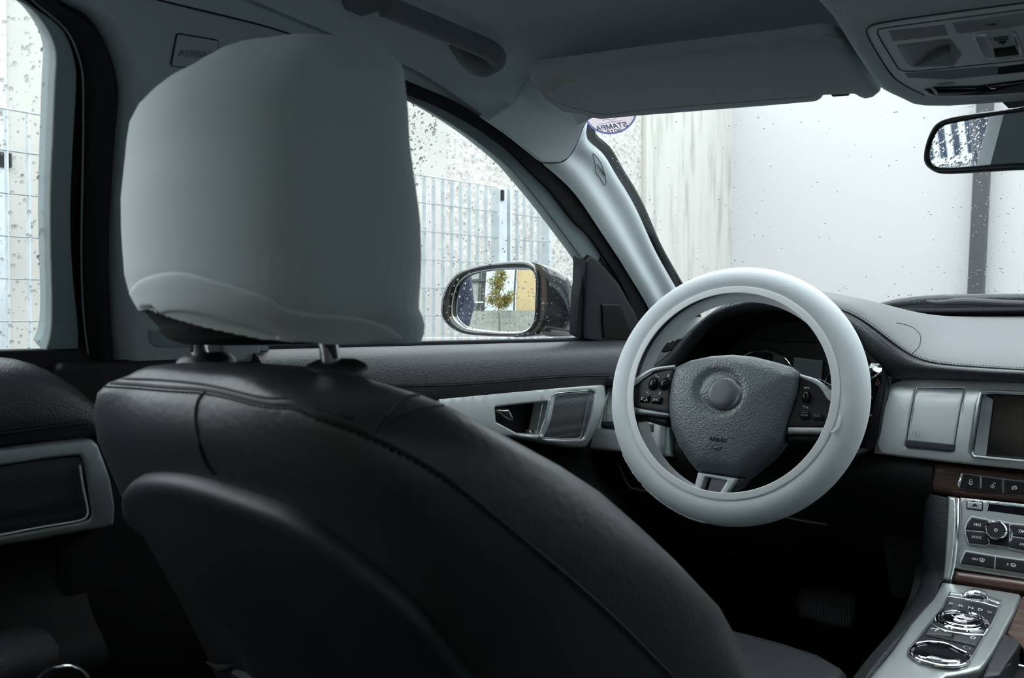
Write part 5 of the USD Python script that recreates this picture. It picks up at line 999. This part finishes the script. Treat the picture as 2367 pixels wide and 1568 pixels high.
# raised feline head badge
bu = np.array([1.0, 0, 0]); bv = np.cross(CON.n, bu); bq = KC2 + CON.n * .0072
B2 = lambda x, y, z=0: bq + bu * x * .00125 + bv * y * .00125 + CON.n * z * .0011
cheek = [hull((B2(-6, 7), .0022), (B2(-9, 3), .0024), (B2(-3, 5, .8), .0026), (B2(-5, -2, .8), .0026)), hull((B2(6, 7), .0022), (B2(9, 3), .0024), (B2(3, 5, .8), .0026), (B2(5, -2, .8), .0026)), hull((B2(0, 6, 1.4), .002), (B2(-2, 0, 1.6), .0022), (B2(2, 0, 1.6), .0022)), hull((B2(-4, -4, 1), .0022), (B2(4, -4, 1), .0022), (B2(0, -3, 1.8), .002)), hull((B2(-5, -8, .4), .002), (B2(5, -8, .4), .002), (B2(0, -10, .2), .002))]
put(kb, "badge", cat(*cheek), "chrome", kind="stuff", label="raised chrome feline head badge", smooth=40)
put(kb, "badge_detail", cat(*[tube([B2(-6.5, 3.2, 3.0), B2(-4, 2.2, 3.4), B2(-2.5, 3, 3.4)], .0006, 6), tube([B2(6.5, 3.2, 3.0), B2(4, 2.2, 3.4), B2(2.5, 3, 3.4)], .0006, 6), tube([B2(-3, -6, 2.2), B2(0, -6.6, 2.4), B2(3, -6, 2.2)], .0008, 6)]), "gloss_black", kind="stuff")
put(con, "selector_shoulder", line(e5((640, 712), (800, 800), (1000, 852), (1250, 880), (1455, 890)), off(CON, .0085), .0016), "chrome_satin")
put(con, "key_gap", line(e5((540, 890), (900, 970), (1335, 1075)), C2, .0007), "rubber"); put(con, "key_gap", line(e5((992, 870), (965, 912)), C2, .0009), "rubber")
put(con, "drive_mode_key", patch(e5((640, 740), (800, 830), (985, 868), (960, 910), (550, 880)), off(CON, .0068), h=.0015, b=2, depth=.002), "plastic_grey2"); put(con, "drive_mode_key", patch(e5((1000, 880), (1250, 905), (1440, 915), (1340, 1065), (975, 985)), off(CON, .0068), h=.0015, b=2, depth=.002), "plastic_grey2")
put(con, "symbol", line(e5((625, 790), (680, 785), (740, 790), (690, 825)), off(CON, .0088), .0009), "mark_white"); put(con, "symbol", line(e5((1262, 930), (1300, 912), (1335, 930), (1300, 950)), off(CON, .0088), .0007, closed=True, n=20), "mark_white"); put(con, "symbol", line(e5((1145, 1075), (1200, 1065), (1265, 1100), (1200, 1110)), C2, .0006, closed=True, n=20), "mark_dim")
bo = e5((400, 1030), (520, 1000), (640, 995), (800, 1010), (950, 1055), (1100, 1130), (1240, 1210), (1215, 1310), (1100, 1370), (900, 1380), (700, 1350), (480, 1290), (340, 1220), (310, 1160), (340, 1090))
bop = Polygon(spl(bo, 80, True)).buffer(0)
pb = put(con, "parking_brake", patch(bop, C2, h=.0006, b=1, depth=.003, step=7), "gloss_black", label="oval parking brake dish")
put(pb, "dish_ring", line(spl(bo, 80, True), off(CON, .0092), .0016, closed=True, smooth=False, n=120), "chrome")
put(pb, "brake_lever", patch(e5((350, 1195), (500, 1230), (640, 1240), (900, 1290), (1135, 1310), (1090, 1370), (900, 1375), (700, 1340), (480, 1280)), off(CON, .009), h=.004, b=5, depth=.003), "chrome", label="chrome parking brake lever", smooth=60)
put(pb, "brake_symbol", line(e5((630, 1228), (700, 1238), (820, 1278), (700, 1272), (640, 1250)), off(CON, .0145), .0008, closed=True, n=24), "mark_white")
# leather flank towards the driver's footwell
rB = pts3(STK, c8((672, 300), (666, 500), (660, 700), (646, 860)), -.004); rB = np.vstack([rB, pts3(CON, c8((620, 920), (560, 1020), (400, 1215), (200, 1440), (90, 1590), (20, 1690)), .002)])
lB = pts3(PX(-.128), c8((500, 290), (505, 480), (502, 680), (492, 850), (470, 960), (435, 1060), (330, 1250), (180, 1445), (60, 1600), (-10, 1700)))
put(con, "leather_flank", ribbon(rB, lB, m=10, th=.006, bulge=.010, n=60), "leather_grain", label="padded black flank beside the footwell", smooth=70)
put(con, "flank_base", ribbon(lB + [0, 0, 0], lB * [0, 1, 0] + [-.125, 0, .25], m=4, th=.01), "plastic_dark")
put(con, "body", boxm([-.085, 1.0, .26], [.16, 1.40, .565], .01), "plastic_dark")
put(con, "stack_body", boxm([-.09, 1.50, .30], [.30, 1.56, .80], .01), "plastic_dark")
# wood side and cup holder shutter at the right edge of the frame
put(con, "wood_side", patch([*e5((2085, 280), (2111, 285)), (2560, 1420), (2560, 1520), *e5((2111, 1150), (2000, 1000), (1850, 880), (1960, 600))], off(CON, -.002), h=.003, b=3, depth=.02, step=14), "wood", label="wood veneer beside the selector")
put(con, "cup_holder_lid", patch([*e5((1800, 905), (1990, 990), (2060, 1060), (2000, 1200), (1860, 1400), (1740, 1600), (1440, 1640)), *e5((1560, 1360), (1700, 1100))], off(CON, .001), h=.006, b=5, depth=.02, step=10), "plastic", label="black sliding cup holder lid", smooth=50)
put(con, "cup_holder", patch([*e5((2000, 1200), (2111, 1150)), (2560, 1540), (2560, 1640), *e5((1760, 1640), (1870, 1400))], off(CON, -.02), h=0, b=0, depth=.004, step=14), "plastic_dark")
put(con, "holder_edge", line([*e5((2030, 1375), (2111, 1395)), (2400, 1549)], off(CON, -.005), .002), "chrome_satin")

# ================================================================== OUTSIDE THE CAR
def reflect(px, n):
    d = ray([px])[0]; d /= np.linalg.norm(d); return d - 2 * (d @ n) * n
# door mirror
WMN = np.array([.247, -.969, .016]); WMN /= np.linalg.norm(WMN)
WMc = CAM + ray([(1142, 697)])[0] * 1.92; WM = PL(WMc, WMN)
wing = thing("door_mirror", "black car door mirror beaded with rain, reflecting a tree and buildings", "wing mirror", WMc)
gl = Polygon(spl(d7((180, 950), (185, 800), (215, 640), (270, 490), (350, 390), (450, 320), (600, 275), (800, 240), (1050, 218), (1350, 215), (1480, 230), (1545, 290), (1572, 400), (1570, 700), (1555, 1000), (1530, 1120), (1460, 1220), (1340, 1275), (1150, 1287), (900, 1280), (600, 1250), (400, 1210), (270, 1130), (200, 1040)), 120, True)).buffer(0)
ho = spl(d7((5, 960), (10, 800), (60, 600), (150, 430), (280, 300), (450, 220), (700, 155), (1000, 115), (1300, 98), (1440, 112), (1540, 180), (1590, 320), (1605, 500), (1600, 800), (1585, 1000), (1550, 1130), (1470, 1250), (1350, 1320), (1100, 1345), (800, 1338), (500, 1325), (300, 1280), (150, 1190), (50, 1080)), 120, True)
hoP = Polygon(ho).buffer(0)
put(wing, "bezel", patch(hoP, WM, h=.008, b=5, depth=.02, holes=[gl], step=5), "car_paint", label="glossy black mirror rim", smooth=60)
mg = patch(gl.buffer(1.2), off(WM, -.004), h=0, b=0, depth=.011, step=5, hf=lambda X, q: -((X - WMc) ** 2).sum(1) / (2 * 1.35))
mgp = put(wing, "mirror_glass", mg, "mirror_glass", label="convex mirror glass", smooth=True)
nt = len(mg.vertices) // 2; nn = WM.n + (np.array(mg.vertices[:nt]) - WMc) / 1.35; nn /= np.linalg.norm(nn, axis=1, keepdims=True)
UsdGeom.Mesh(stage.GetPrimAtPath(mgp.path)).CreateNormalsAttr([Gf.Vec3f(*map(float, x)) for x in np.vstack([nn, -nn])])
put(wing, "glass_rim", line(np.array(gl.exterior.coords)[:-1], off(WM, .001), .0016, closed=True, smooth=False, n=140), "chrome_satin")
H0 = pts3(WM, ho); hc = H0.mean(0); fwd = np.array([0.10, .95, -.02]); S = []
for t in np.linspace(0.10, 1, 14):
    s = math.sqrt(max(1 - (t * .985) ** 2.2, 0)); c_ = hc + fwd * .155 * t + np.array([.055 * t, 0, -.012 * t]); S.append(c_ + (H0 - hc) * s * 1.0)
put(wing, "housing", loft(S), "car_paint", label="rain-beaded black mirror housing", smooth=70)
HOUS = MH(loft(S))
put(wing, "housing_joint", line(d7((1640, 165), (1720, 220), (1775, 330), (1785, 600), (1780, 900), (1765, 1060)), HOUS, .0012, k=.0), "rubber")
put(wing, "arm", hull((hc + [.10, .06, -.066], .014), (hc + [.10, .10, -.060], .016), (hc + [.21, .03, -.082], .014), (hc + [.21, .10, -.074], .02)), "car_paint", smooth=60)

# fence of galvanised grating
FX = -2.67; FP = PX(FX)
fence = thing("steel_fence", "galvanised steel grating fence of upright flat bars in front of the concrete wall", "fence", (FX, 2.2, 0))
top0, top1 = PX(FX)([(57, 258)])[0][0], PX(FX)([(1245, 447)])[0][0]
ztop = lambda y: np.interp(y, [top0[1], top1[1]], [top0[2], top1[2]])
ypost = PX(FX)([(1157, 700)])[0][0][1]
lean = np.array([-.036, .043])                           # the car stands on a slope: uprights lean a little against it
for y in np.arange(0.62, 3.80, .062):
    if abs(y - ypost) < .075: continue
    zt = ztop(y); put(fence, "bar", boxm([FX - .0125, y - .0018, .08], [FX + .0125, y + .0018, zt]), "galvanised", smooth=False)
for k in range(13):
    p = np.array([[FX + .010, y, ztop(y) - .132 * k - (.004 if k == 0 else 0)] for y in np.linspace(.60, 3.80, 24)]); put(fence, "cross_wire", tube(p, .004 if k == 0 else .0027, 6), "galvanised_dark" if k else "galvanised")
put(fence, "post", boxm([FX - .03, ypost - .042, 0], [FX + .03, ypost + .02, ztop(ypost) - .01], .004), "galvanised", label="flat fence post")
put(fence, "post", boxm([FX - .03, ypost + .045, 0], [FX + .03, ypost + .062, ztop(ypost)], .003), "galvanised")
put(fence, "post", boxm([FX - .03, 3.775, 0], [FX + .03, 3.80, ztop(3.8)], .003), "galvanised")
put(fence, "latch", boxm([FX + .03, ypost - .035, ztop(ypost) - .075], [FX + .04, ypost - .015, ztop(ypost) - .02], .002), "rubber", label="small dark latch hole")

# walls
WX = -3.5; ys = [PX(WX)([(x, 500)])[0][0][1] for x in (1024, 1483, 1682)]
wl_ = thing("wall_left", kind="structure")
put(wl_, "smooth_panel", boxm([WX - .25, .72, -.1], [WX + .03, ys[0], 3.35]), "concrete", label="smooth concrete panel")
put(wl_, "smooth_panel", boxm([WX - .25, .2, -.1], [WX + .0, .715, 3.35]), "concrete")
put(wl_, "pebbledash_panel", boxm([WX - .25, ys[0] + .012, -.1], [WX, ys[1], 3.35]), "pebbledash", label="pebbledash concrete panel")
put(wl_, "stained_panel", boxm([WX - .25, ys[1] + .006, -.1], [WX + .04, ys[2] + .05, 3.35]), "concrete_stained", label="water-stained concrete panel")
put(wl_, "joint_strip", boxm([WX, 1.28, 0], [WX + .045, 1.34, 3.35]), "galvanised", label="pale upright strip")
lamp = thing("wall_box", "small dark square box on the concrete wall behind the fence", "wall box", (WX + .05, 1.16, 1.6)); LP_ = PX(WX + .06)([(10, 368)])[0][0]
put(lamp, "box", boxm(LP_ + [-.04, -.03, -.03], LP_ + [0, .03, .03], .006), "dark_steel"); put(lamp, "face", boxm(LP_ + [-.0, -.022, -.022], LP_ + [.004, .022, .022], .001), "rubber")
WY = ys[2]
wf = thing("wall_front", kind="structure")
xs = PY(WY)([(2262, 500)])[0][0][0]
put(wf, "white_panel", boxm([WX + .0, WY, -.1], [xs - .0, WY + .2, 3.75]), "white_wall", label="smooth white wall panel"); put(wf, "white_panel", boxm([xs + .0, WY, -.1], [6.5, WY + .2, 3.75]), "white_wall")
pole = thing("steel_pole", "dark upright steel pole in front of the white wall", "pole", (xs, WY - .06, 0))
a0, a1 = PY(WY - .1)([(2286, 60)])[0][0], PY(WY - .1)([(2255, 700)])[0][0]; a1 = a1 + (a1 - a0) * .5; w_ = .053
put(pole, "shaft", loft([np.array([a + [-w_, -.05, 0], a + [w_, -.05, 0], a + [w_, .05, 0], a + [-w_, .05, 0]]) for a in (a1, a0 + (a0 - a1) * .3)]), "dark_steel", smooth=False)
put(pole, "base_plate", boxm([a1[0] - .1, a1[1] - .09, -.02], [a1[0] + .1, a1[1] + .09, .02], .004), "dark_steel")

# wiper and cowl at the foot of the windscreen
cw = thing("windscreen_wiper", "wet black windscreen wiper resting along the bottom of the glass", "wiper", (-.1, 1.96, 1.02))
WW = PY(1.985)
blade = spl(c7((60, 208), (160, 190), (330, 160), (560, 135), (800, 128), (1254, 125), (1700, 130)), 60)
put(cw, "blade", tube(pts3(WW, blade), np.r_[np.linspace(.004, .010, 12), np.full(48, .010)], 10), "wiper_rubber", smooth=60)
put(cw, "arm", tube(pts3(WW, spl(c7((560, 150), (640, 158), (800, 150), (1100, 162), (1700, 178)), 40), .012), np.r_[np.linspace(.004, .008, 8), np.full(32, .008)], 10), "plastic", smooth=60)
put(cw, "pivot", hull((pts3(WW, c7((560, 155)), .005)[0], .005), (pts3(WW, c7((600, 140)), .005)[0], .006)), "plastic")
put(None, "trim_7", patch([(1960, 722), *c7((200, 215), (700, 214), (1254, 208)), (2620, 712), (2620, 735), *c7((1254, 254), (700, 254), (170, 256))], WS2(.0), h=.003, b=2, depth=.006, step=20), "rubber", kind="structure")
put(None, "trim_8", patch([*c7((60, 212), (200, 178), (330, 156), (560, 132), (800, 126), (1254, 122), (1900, 130)), (2620, 700), (2620, 725), *c7((1254, 222), (700, 224), (170, 232))], PY(2.02), h=.004, b=5, depth=.01, step=16), "wiper_rubber", kind="structure")
put(None, "trim_10", boxm([-.8, 1.99, .90], [.8, 2.25, .985], .02), "plastic_dark", kind="structure")
put(None, "trim_9", boxm([-.85, 2.2, .55], [.85, 3.2, .93], .08), "car_paint", kind="structure")

# what the mirrors show: a low wall, a tree and buildings behind the car, and a bystander
lw = thing("low_wall", "low grey streaked concrete wall behind the car, seen in the door mirror", "wall", (-4, -9, 0))
for i in range(9): put(lw, "slab", boxm([-8.2 + i * .95, -9.15, -.05], [-7.26 + i * .95, -9.0, .62]), "concrete_streaked"); put(lw, "slab", boxm([-8.2 + i * .95, -9.15, .63], [-7.26 + i * .95, -9.0, 1.22]), "concrete_streaked")
bd = thing("warehouse", "warehouse with white and ochre walls behind the low wall, seen in the door mirror", "building", (-3, -12.5, 0))
put(bd, "white_bay", boxm([-4.75, -12.6, 0], [-2.75, -12.1, 6]), "pale_wall"); put(bd, "ochre_bay", boxm([-2.6, -12.7, 0], [5, -12.2, 6.5]), "ochre_wall"); put(bd, "downpipe", tube([[-2.68, -12.12, 0], [-2.68, -12.12, 6]], .07, 12), "dark_steel")
put(bd, "grey_bay", boxm([-9.5, -13.2, 0], [-4.75, -12.4, 6]), "grey_wall")
for x in (-4.95, -5.1, -5.3): put(bd, "pipe", tube([[x, -12.3, 0], [x, -12.3, 6]], .05, 10), "dark_steel")
put(bd, "beam", boxm([-7.5, -12.35, 3.05], [-4.75, -12.2, 3.2]), "dark_steel"); put(bd, "beam", boxm([-7.5, -12.35, 1.75], [-4.9, -12.2, 1.83]), "galvanised"); put(bd, "pane", boxm([-6.1, -12.38, 1.2], [-5.3, -12.3, 1.7]), "screen"); put(bd, "sign", boxm([-4.55, -12.1, 1.75], [-4.3, -12.06, 2.15]), "ochre_wall")
tx, ty = -2.95, -8.2
tree = thing("young_tree", "young tree with sparse olive and rust leaves, seen in the door mirror", "tree", (tx, ty, 0))
put(tree, "trunk", tube(spl([[tx, ty, 0], [tx + .02, ty, .8], [tx - .02, ty + .02, 1.5], [tx + .03, ty, 2.4], [tx, ty, 3.1]], 20), np.linspace(.05, .012, 20), 8), "bark")
rg2 = np.random.default_rng(11); brs = []
for k in range(16):
    z0 = rg2.uniform(1.25, 2.5); a = rg2.uniform(0, 6.28); L0 = (.65 - .16 * (z0 - 1.2)) * rg2.uniform(.6, 1.1)
    brs.append((np.array([tx, ty, z0]), np.array([tx + L0 * math.cos(a), ty + L0 * math.sin(a), z0 + L0 * rg2.uniform(.5, .9)])))
put(tree, "branches", cat(*[tube(np.linspace(a, b, 5), np.linspace(.016, .005, 5), 6) for a, b in brs]), "bark", kind="stuff")
lv_, lf_ = [], []
for k in range(5200):
    a, b = brs[rg2.integers(len(brs))]; c_ = a + (b - a) * rg2.uniform(.35, 1.12) + rg2.normal(0, .11, 3)
    if rg2.random() < .15: c_ = np.array([tx, ty, 0]) + [rg2.normal(0, .1), rg2.normal(0, .1), rg2.uniform(2.5, 3.25)]
    u = rg2.normal(size=3); u /= np.linalg.norm(u); w2 = np.cross(u, rg2.normal(size=3)); w2 /= np.linalg.norm(w2); s = rg2.uniform(.03, .06); i0 = len(lv_)
    lv_ += [c_ - u * s, c_ + w2 * s * .5, c_ + u * s, c_ - w2 * s * .5]; lf_ += [(i0, i0 + 1, i0 + 2), (i0, i0 + 2, i0 + 3)]
put(tree, "foliage", solid(lv_, lf_), "leaf", kind="stuff", smooth=False)

# striped office block far off, seen through the rear side window in the rear-view mirror
rd = reflect((2210, 325), MN); o_ = MP([(2210, 325)])[0][0]; D_ = 60.0; oc_ = o_ + rd * D_ / math.hypot(rd[0], rd[1])
hd = np.array([rd[0], rd[1], 0]); hd /= np.linalg.norm(hd); sd = np.array([-hd[1], hd[0], 0]); zc_ = oc_[2]
ob = thing("office_block", "pale office block with tall dark window strips, seen in the rear-view mirror", "building", (oc_[0], oc_[1], 0))
def obox(u0, u1, z0, z1, k0, k1):
    return loft([np.array([oc_ * [1, 1, 0] + sd * u0 + hd * k0, oc_ * [1, 1, 0] + sd * u1 + hd * k0, oc_ * [1, 1, 0] + sd * u1 + hd * k1, oc_ * [1, 1, 0] + sd * u0 + hd * k1]) + [0, 0, z] for z in (z0, z1)])
put(ob, "wall", obox(-9, 9, 0, 14, 0, 6), "office_wall", smooth=False)
for i in range(-11, 12):
    put(ob, "window_strip", obox(i * .76 - .19, i * .76 + .19, zc_ - .9, zc_ + 1.9, -.06, .02), "office_glass", smooth=False); put(ob, "window", obox(i * .76 - .19, i * .76 + .19, zc_ - 1.75, zc_ - 1.3, -.06, .02), "office_glass", smooth=False)

# ------------------------------------------------------------------ bystander beside the car, seen only in the door mirror
def body(joints, bones, pitch=.02):
    M = m3.Manifold.batch_boolean([m3.Manifold.batch_hull([m3.Manifold.sphere(joints[a][1], 20).translate(tuple(joints[a][0])), m3.Manifold.sphere(joints[b][1], 20).translate(tuple(joints[b][0]))]) for a, b in bones], m3.OpType.Add)
    m = M.refine_to_length(pitch).to_mesh(); t = trimesh.Trimesh(m.vert_properties[:, :3], m.tri_verts); t.merge_vertices(); trimesh.smoothing.filter_taubin(t, iterations=12); return t
bx, by = -2.09, -.62
J = lambda x, y, z, r: (np.array([bx + x, by + y, z]), r)
jt = dict(hl=J(.09, 0, .92, .11), hr=J(-.09, 0, .92, .11), kl=J(.10, .02, .50, .07), kr=J(-.10, .02, .50, .07), al=J(.10, -.02, .09, .05), ar=J(-.10, -.02, .09, .05), w=J(0, 0, 1.05, .15), wl=J(.07, 0, 1.05, .12), wr=J(-.07, 0, 1.05, .12), cl=J(.10, 0, 1.30, .12), cr_=J(-.10, 0, 1.30, .12), sl=J(.18, 0, 1.43, .075), sr=J(-.18, 0, 1.43, .075), n=J(0, 0, 1.50, .06), nk=J(0, .01, 1.58, .055), h0=J(0, .02, 1.66, .085), h1=J(0, .01, 1.72, .095), el=J(.26, -.02, 1.14, .052), er=J(-.26, -.02, 1.14, .052), ha=J(.24, .10, .93, .04), hb=J(-.24, .10, .93, .04))
person = thing("person", "person in a dark blue padded jacket standing by the car, seen in the door mirror", "person", (bx, by, 0))
skin = body(jt, [("hl", "kl"), ("kl", "al"), ("hr", "kr"), ("kr", "ar"), ("hl", "hr"), ("wl", "wr"), ("hl", "wl"), ("hr", "wr"), ("wl", "cl"), ("wr", "cr_"), ("cl", "cr_"), ("cl", "sl"), ("cr_", "sr"), ("sl", "n"), ("sr", "n"), ("n", "nk"), ("nk", "h0"), ("h0", "h1"), ("sl", "el"), ("el", "ha"), ("sr", "er"), ("er", "hb")])
put(person, "body", skin, "skin", smooth=70)
jk = {k: (c, r + .035) for k, (c, r) in jt.items()}
jacket = body(jk, [("hl", "hr"), ("hl", "wl"), ("hr", "wr"), ("wl", "wr"), ("wl", "cl"), ("wr", "cr_"), ("cl", "cr_"), ("cl", "sl"), ("cr_", "sr"), ("sl", "n"), ("sr", "n"), ("sl", "el"), ("el", "ha"), ("sr", "er"), ("er", "hb")])
put(person, "jacket", jacket, "jacket", smooth=70)
put(person, "trousers", body({k: (c, r + .015) for k, (c, r) in jt.items()}, [("hl", "kl"), ("kl", "al"), ("hr", "kr"), ("kr", "ar")]), "trousers", smooth=70)
put(person, "hair", hull((jt["h1"][0] + [0, -.03, .03], .09), (jt["h1"][0] + [0, -.05, -.02], .07), (jt["h1"][0] + [0, .03, .05], .07)), "hair", smooth=70)
for s in (-1, 1):
    put(person, "shoe", hull((np.array([bx + .10 * s, by - .04, .05]), .05), (np.array([bx + .10 * s, by + .16, .04]), .04)), "shoe")
    hc_ = jt["ha" if s > 0 else "hb"][0]
    put(person, "hand", cat(hull((hc_ + [0, .03, -.03], .030), (hc_ + [0, .05, -.07], .026)), *[tube([hc_ + [.018 * (k - 1.5), .05, -.08], hc_ + [.02 * (k - 1.5), .06, -.12], hc_ + [.018 * (k - 1.5), .05, -.15 + .01 * abs(k - 1.4)]], [.009, .0085, .007], 8) for k in range(4)], tube([hc_ + [-.03 * s, .05, -.04], hc_ + [-.05 * s, .07, -.08]], [.011, .009], 8)), "skin", smooth=60)

# ================================================================== RAIN
def drops(name, label, poly, hit, n, rmin, rmax, k, seed, out=True, dens=None, sx=1.0):
    r = np.random.default_rng(seed); P = Polygon(poly).buffer(0); x0, y0, x1, y1 = P.bounds; q = []
    while len(q) < n:
        c = np.c_[r.uniform(x0, x1, 4000), r.uniform(y0, y1, 4000)]; c = c[shapely.contains_xy(P, c[:, 0], c[:, 1])]
        if dens is not None: c = c[r.random(len(c)) < dens(c)]
        q += list(c)
    q = np.array(q[:n]); X, N = hit(q); ok = ~np.isnan(X).any(1); X, N = X[ok], N[ok]
    s = trimesh.creation.icosphere(2); keep = s.vertices[s.faces].mean(1)[:, 2] > -.25; f = s.faces[keep]; u, inv = np.unique(f, return_inverse=True); bv0, bf = s.vertices[u], inv.reshape(-1, 3)
    V, F = [], []; m = len(bv0)
    for i in range(len(X)):
        nn = -N[i] if out else N[i]; t = np.cross(nn, [0, 0, 1.0]); t /= np.linalg.norm(t); b = np.cross(nn, t); rad = rmin + (rmax - rmin) * r.random() ** 2.5
        V.append(X[i] + nn * k + rad * (bv0[:, :1] * t + bv0[:, 1:2] * b * r.uniform(1, 1.25) + bv0[:, 2:] * .55 * nn)); F.append(bf + m * i)
    put(None, name, solid(np.vstack(V), np.vstack(F)), "water", label=label, cat="raindrops", kind="stuff", smooth=True)
drops("raindrops", "raindrops beading on the rear door window", [*[(max(x, -140), y) for x, y in rg], (-140, 812)], off(SP, -.016), 620, .0006, .0022, .0, 1)
drops("raindrops", "raindrops beading on the driver's door window", np.vstack([c2((1295, 885), (1500, 995), (1800, 1195), (2100, 1440)), c5((755, 30), (900, 210), (1100, 470), (1225, 640), (1200, 1180), (0, 1180))]), off(SP, -.016), 520, .0005, .0019, .0, 2)
wsp = [(1375, 310), (1420, 265), (2240, 225), (2367, 225), (2367, 690), (2000, 715), (1570, 665)]
wd = lambda c: np.clip(.05 + .9 * np.exp(-np.abs(c[:, 0] - (1365 + (c[:, 1] - 300) * .53)) / 40) + .8 * np.exp(-np.abs(c[:, 0] - 2275) / 35) + .8 * np.exp(-np.abs(c[:, 1] - 700) / 18) + .35 * np.exp(-np.abs(c[:, 0] - 1700) / 25), 0, 1)
drops("raindrops", "fine raindrops on the windscreen", wsp, WS2(-.005), 700, .0005, .0017, .0, 3, dens=wd)
drops("raindrops", "raindrops clinging to the door mirror", ho, off(WM, .0075), 130, .0008, .0030, .0, 4, out=False)
drops("raindrops", "raindrops on the side of the mirror housing", d7((1620, 170), (1800, 230), (2000, 350), (2150, 480), (2230, 620), (2220, 1050), (1780, 1080), (1640, 1200)), HOUS, 170, .0008, .0030, .0, 5, out=False)
def left_glass(n, seed):
    r = np.random.default_rng(seed); return r
# drops on the part of the window that the mirror sees
r = np.random.default_rng(9); V, F = [], []; s = trimesh.creation.icosphere(1)
for i in range(2600):
    y, z = r.uniform(.60, .90), r.uniform(.98, 1.34); nn = -SP.n; t = np.array([0, 1.0, 0]); b = np.cross(nn, t); rad = .0008 + .0026 * r.random() ** 2
    V.append(spx(y, z, -.016) + rad * (s.vertices[:, :1] * t + s.vertices[:, 1:2] * b + s.vertices[:, 2:] * .5 * nn)); F.append(s.faces + len(s.vertices) * i)
put(None, "raindrops", solid(np.vstack(V), np.vstack(F)), "water", label="dense raindrops behind the headrest on the driver's window, in the mirror", cat="raindrops", kind="stuff", smooth=True)
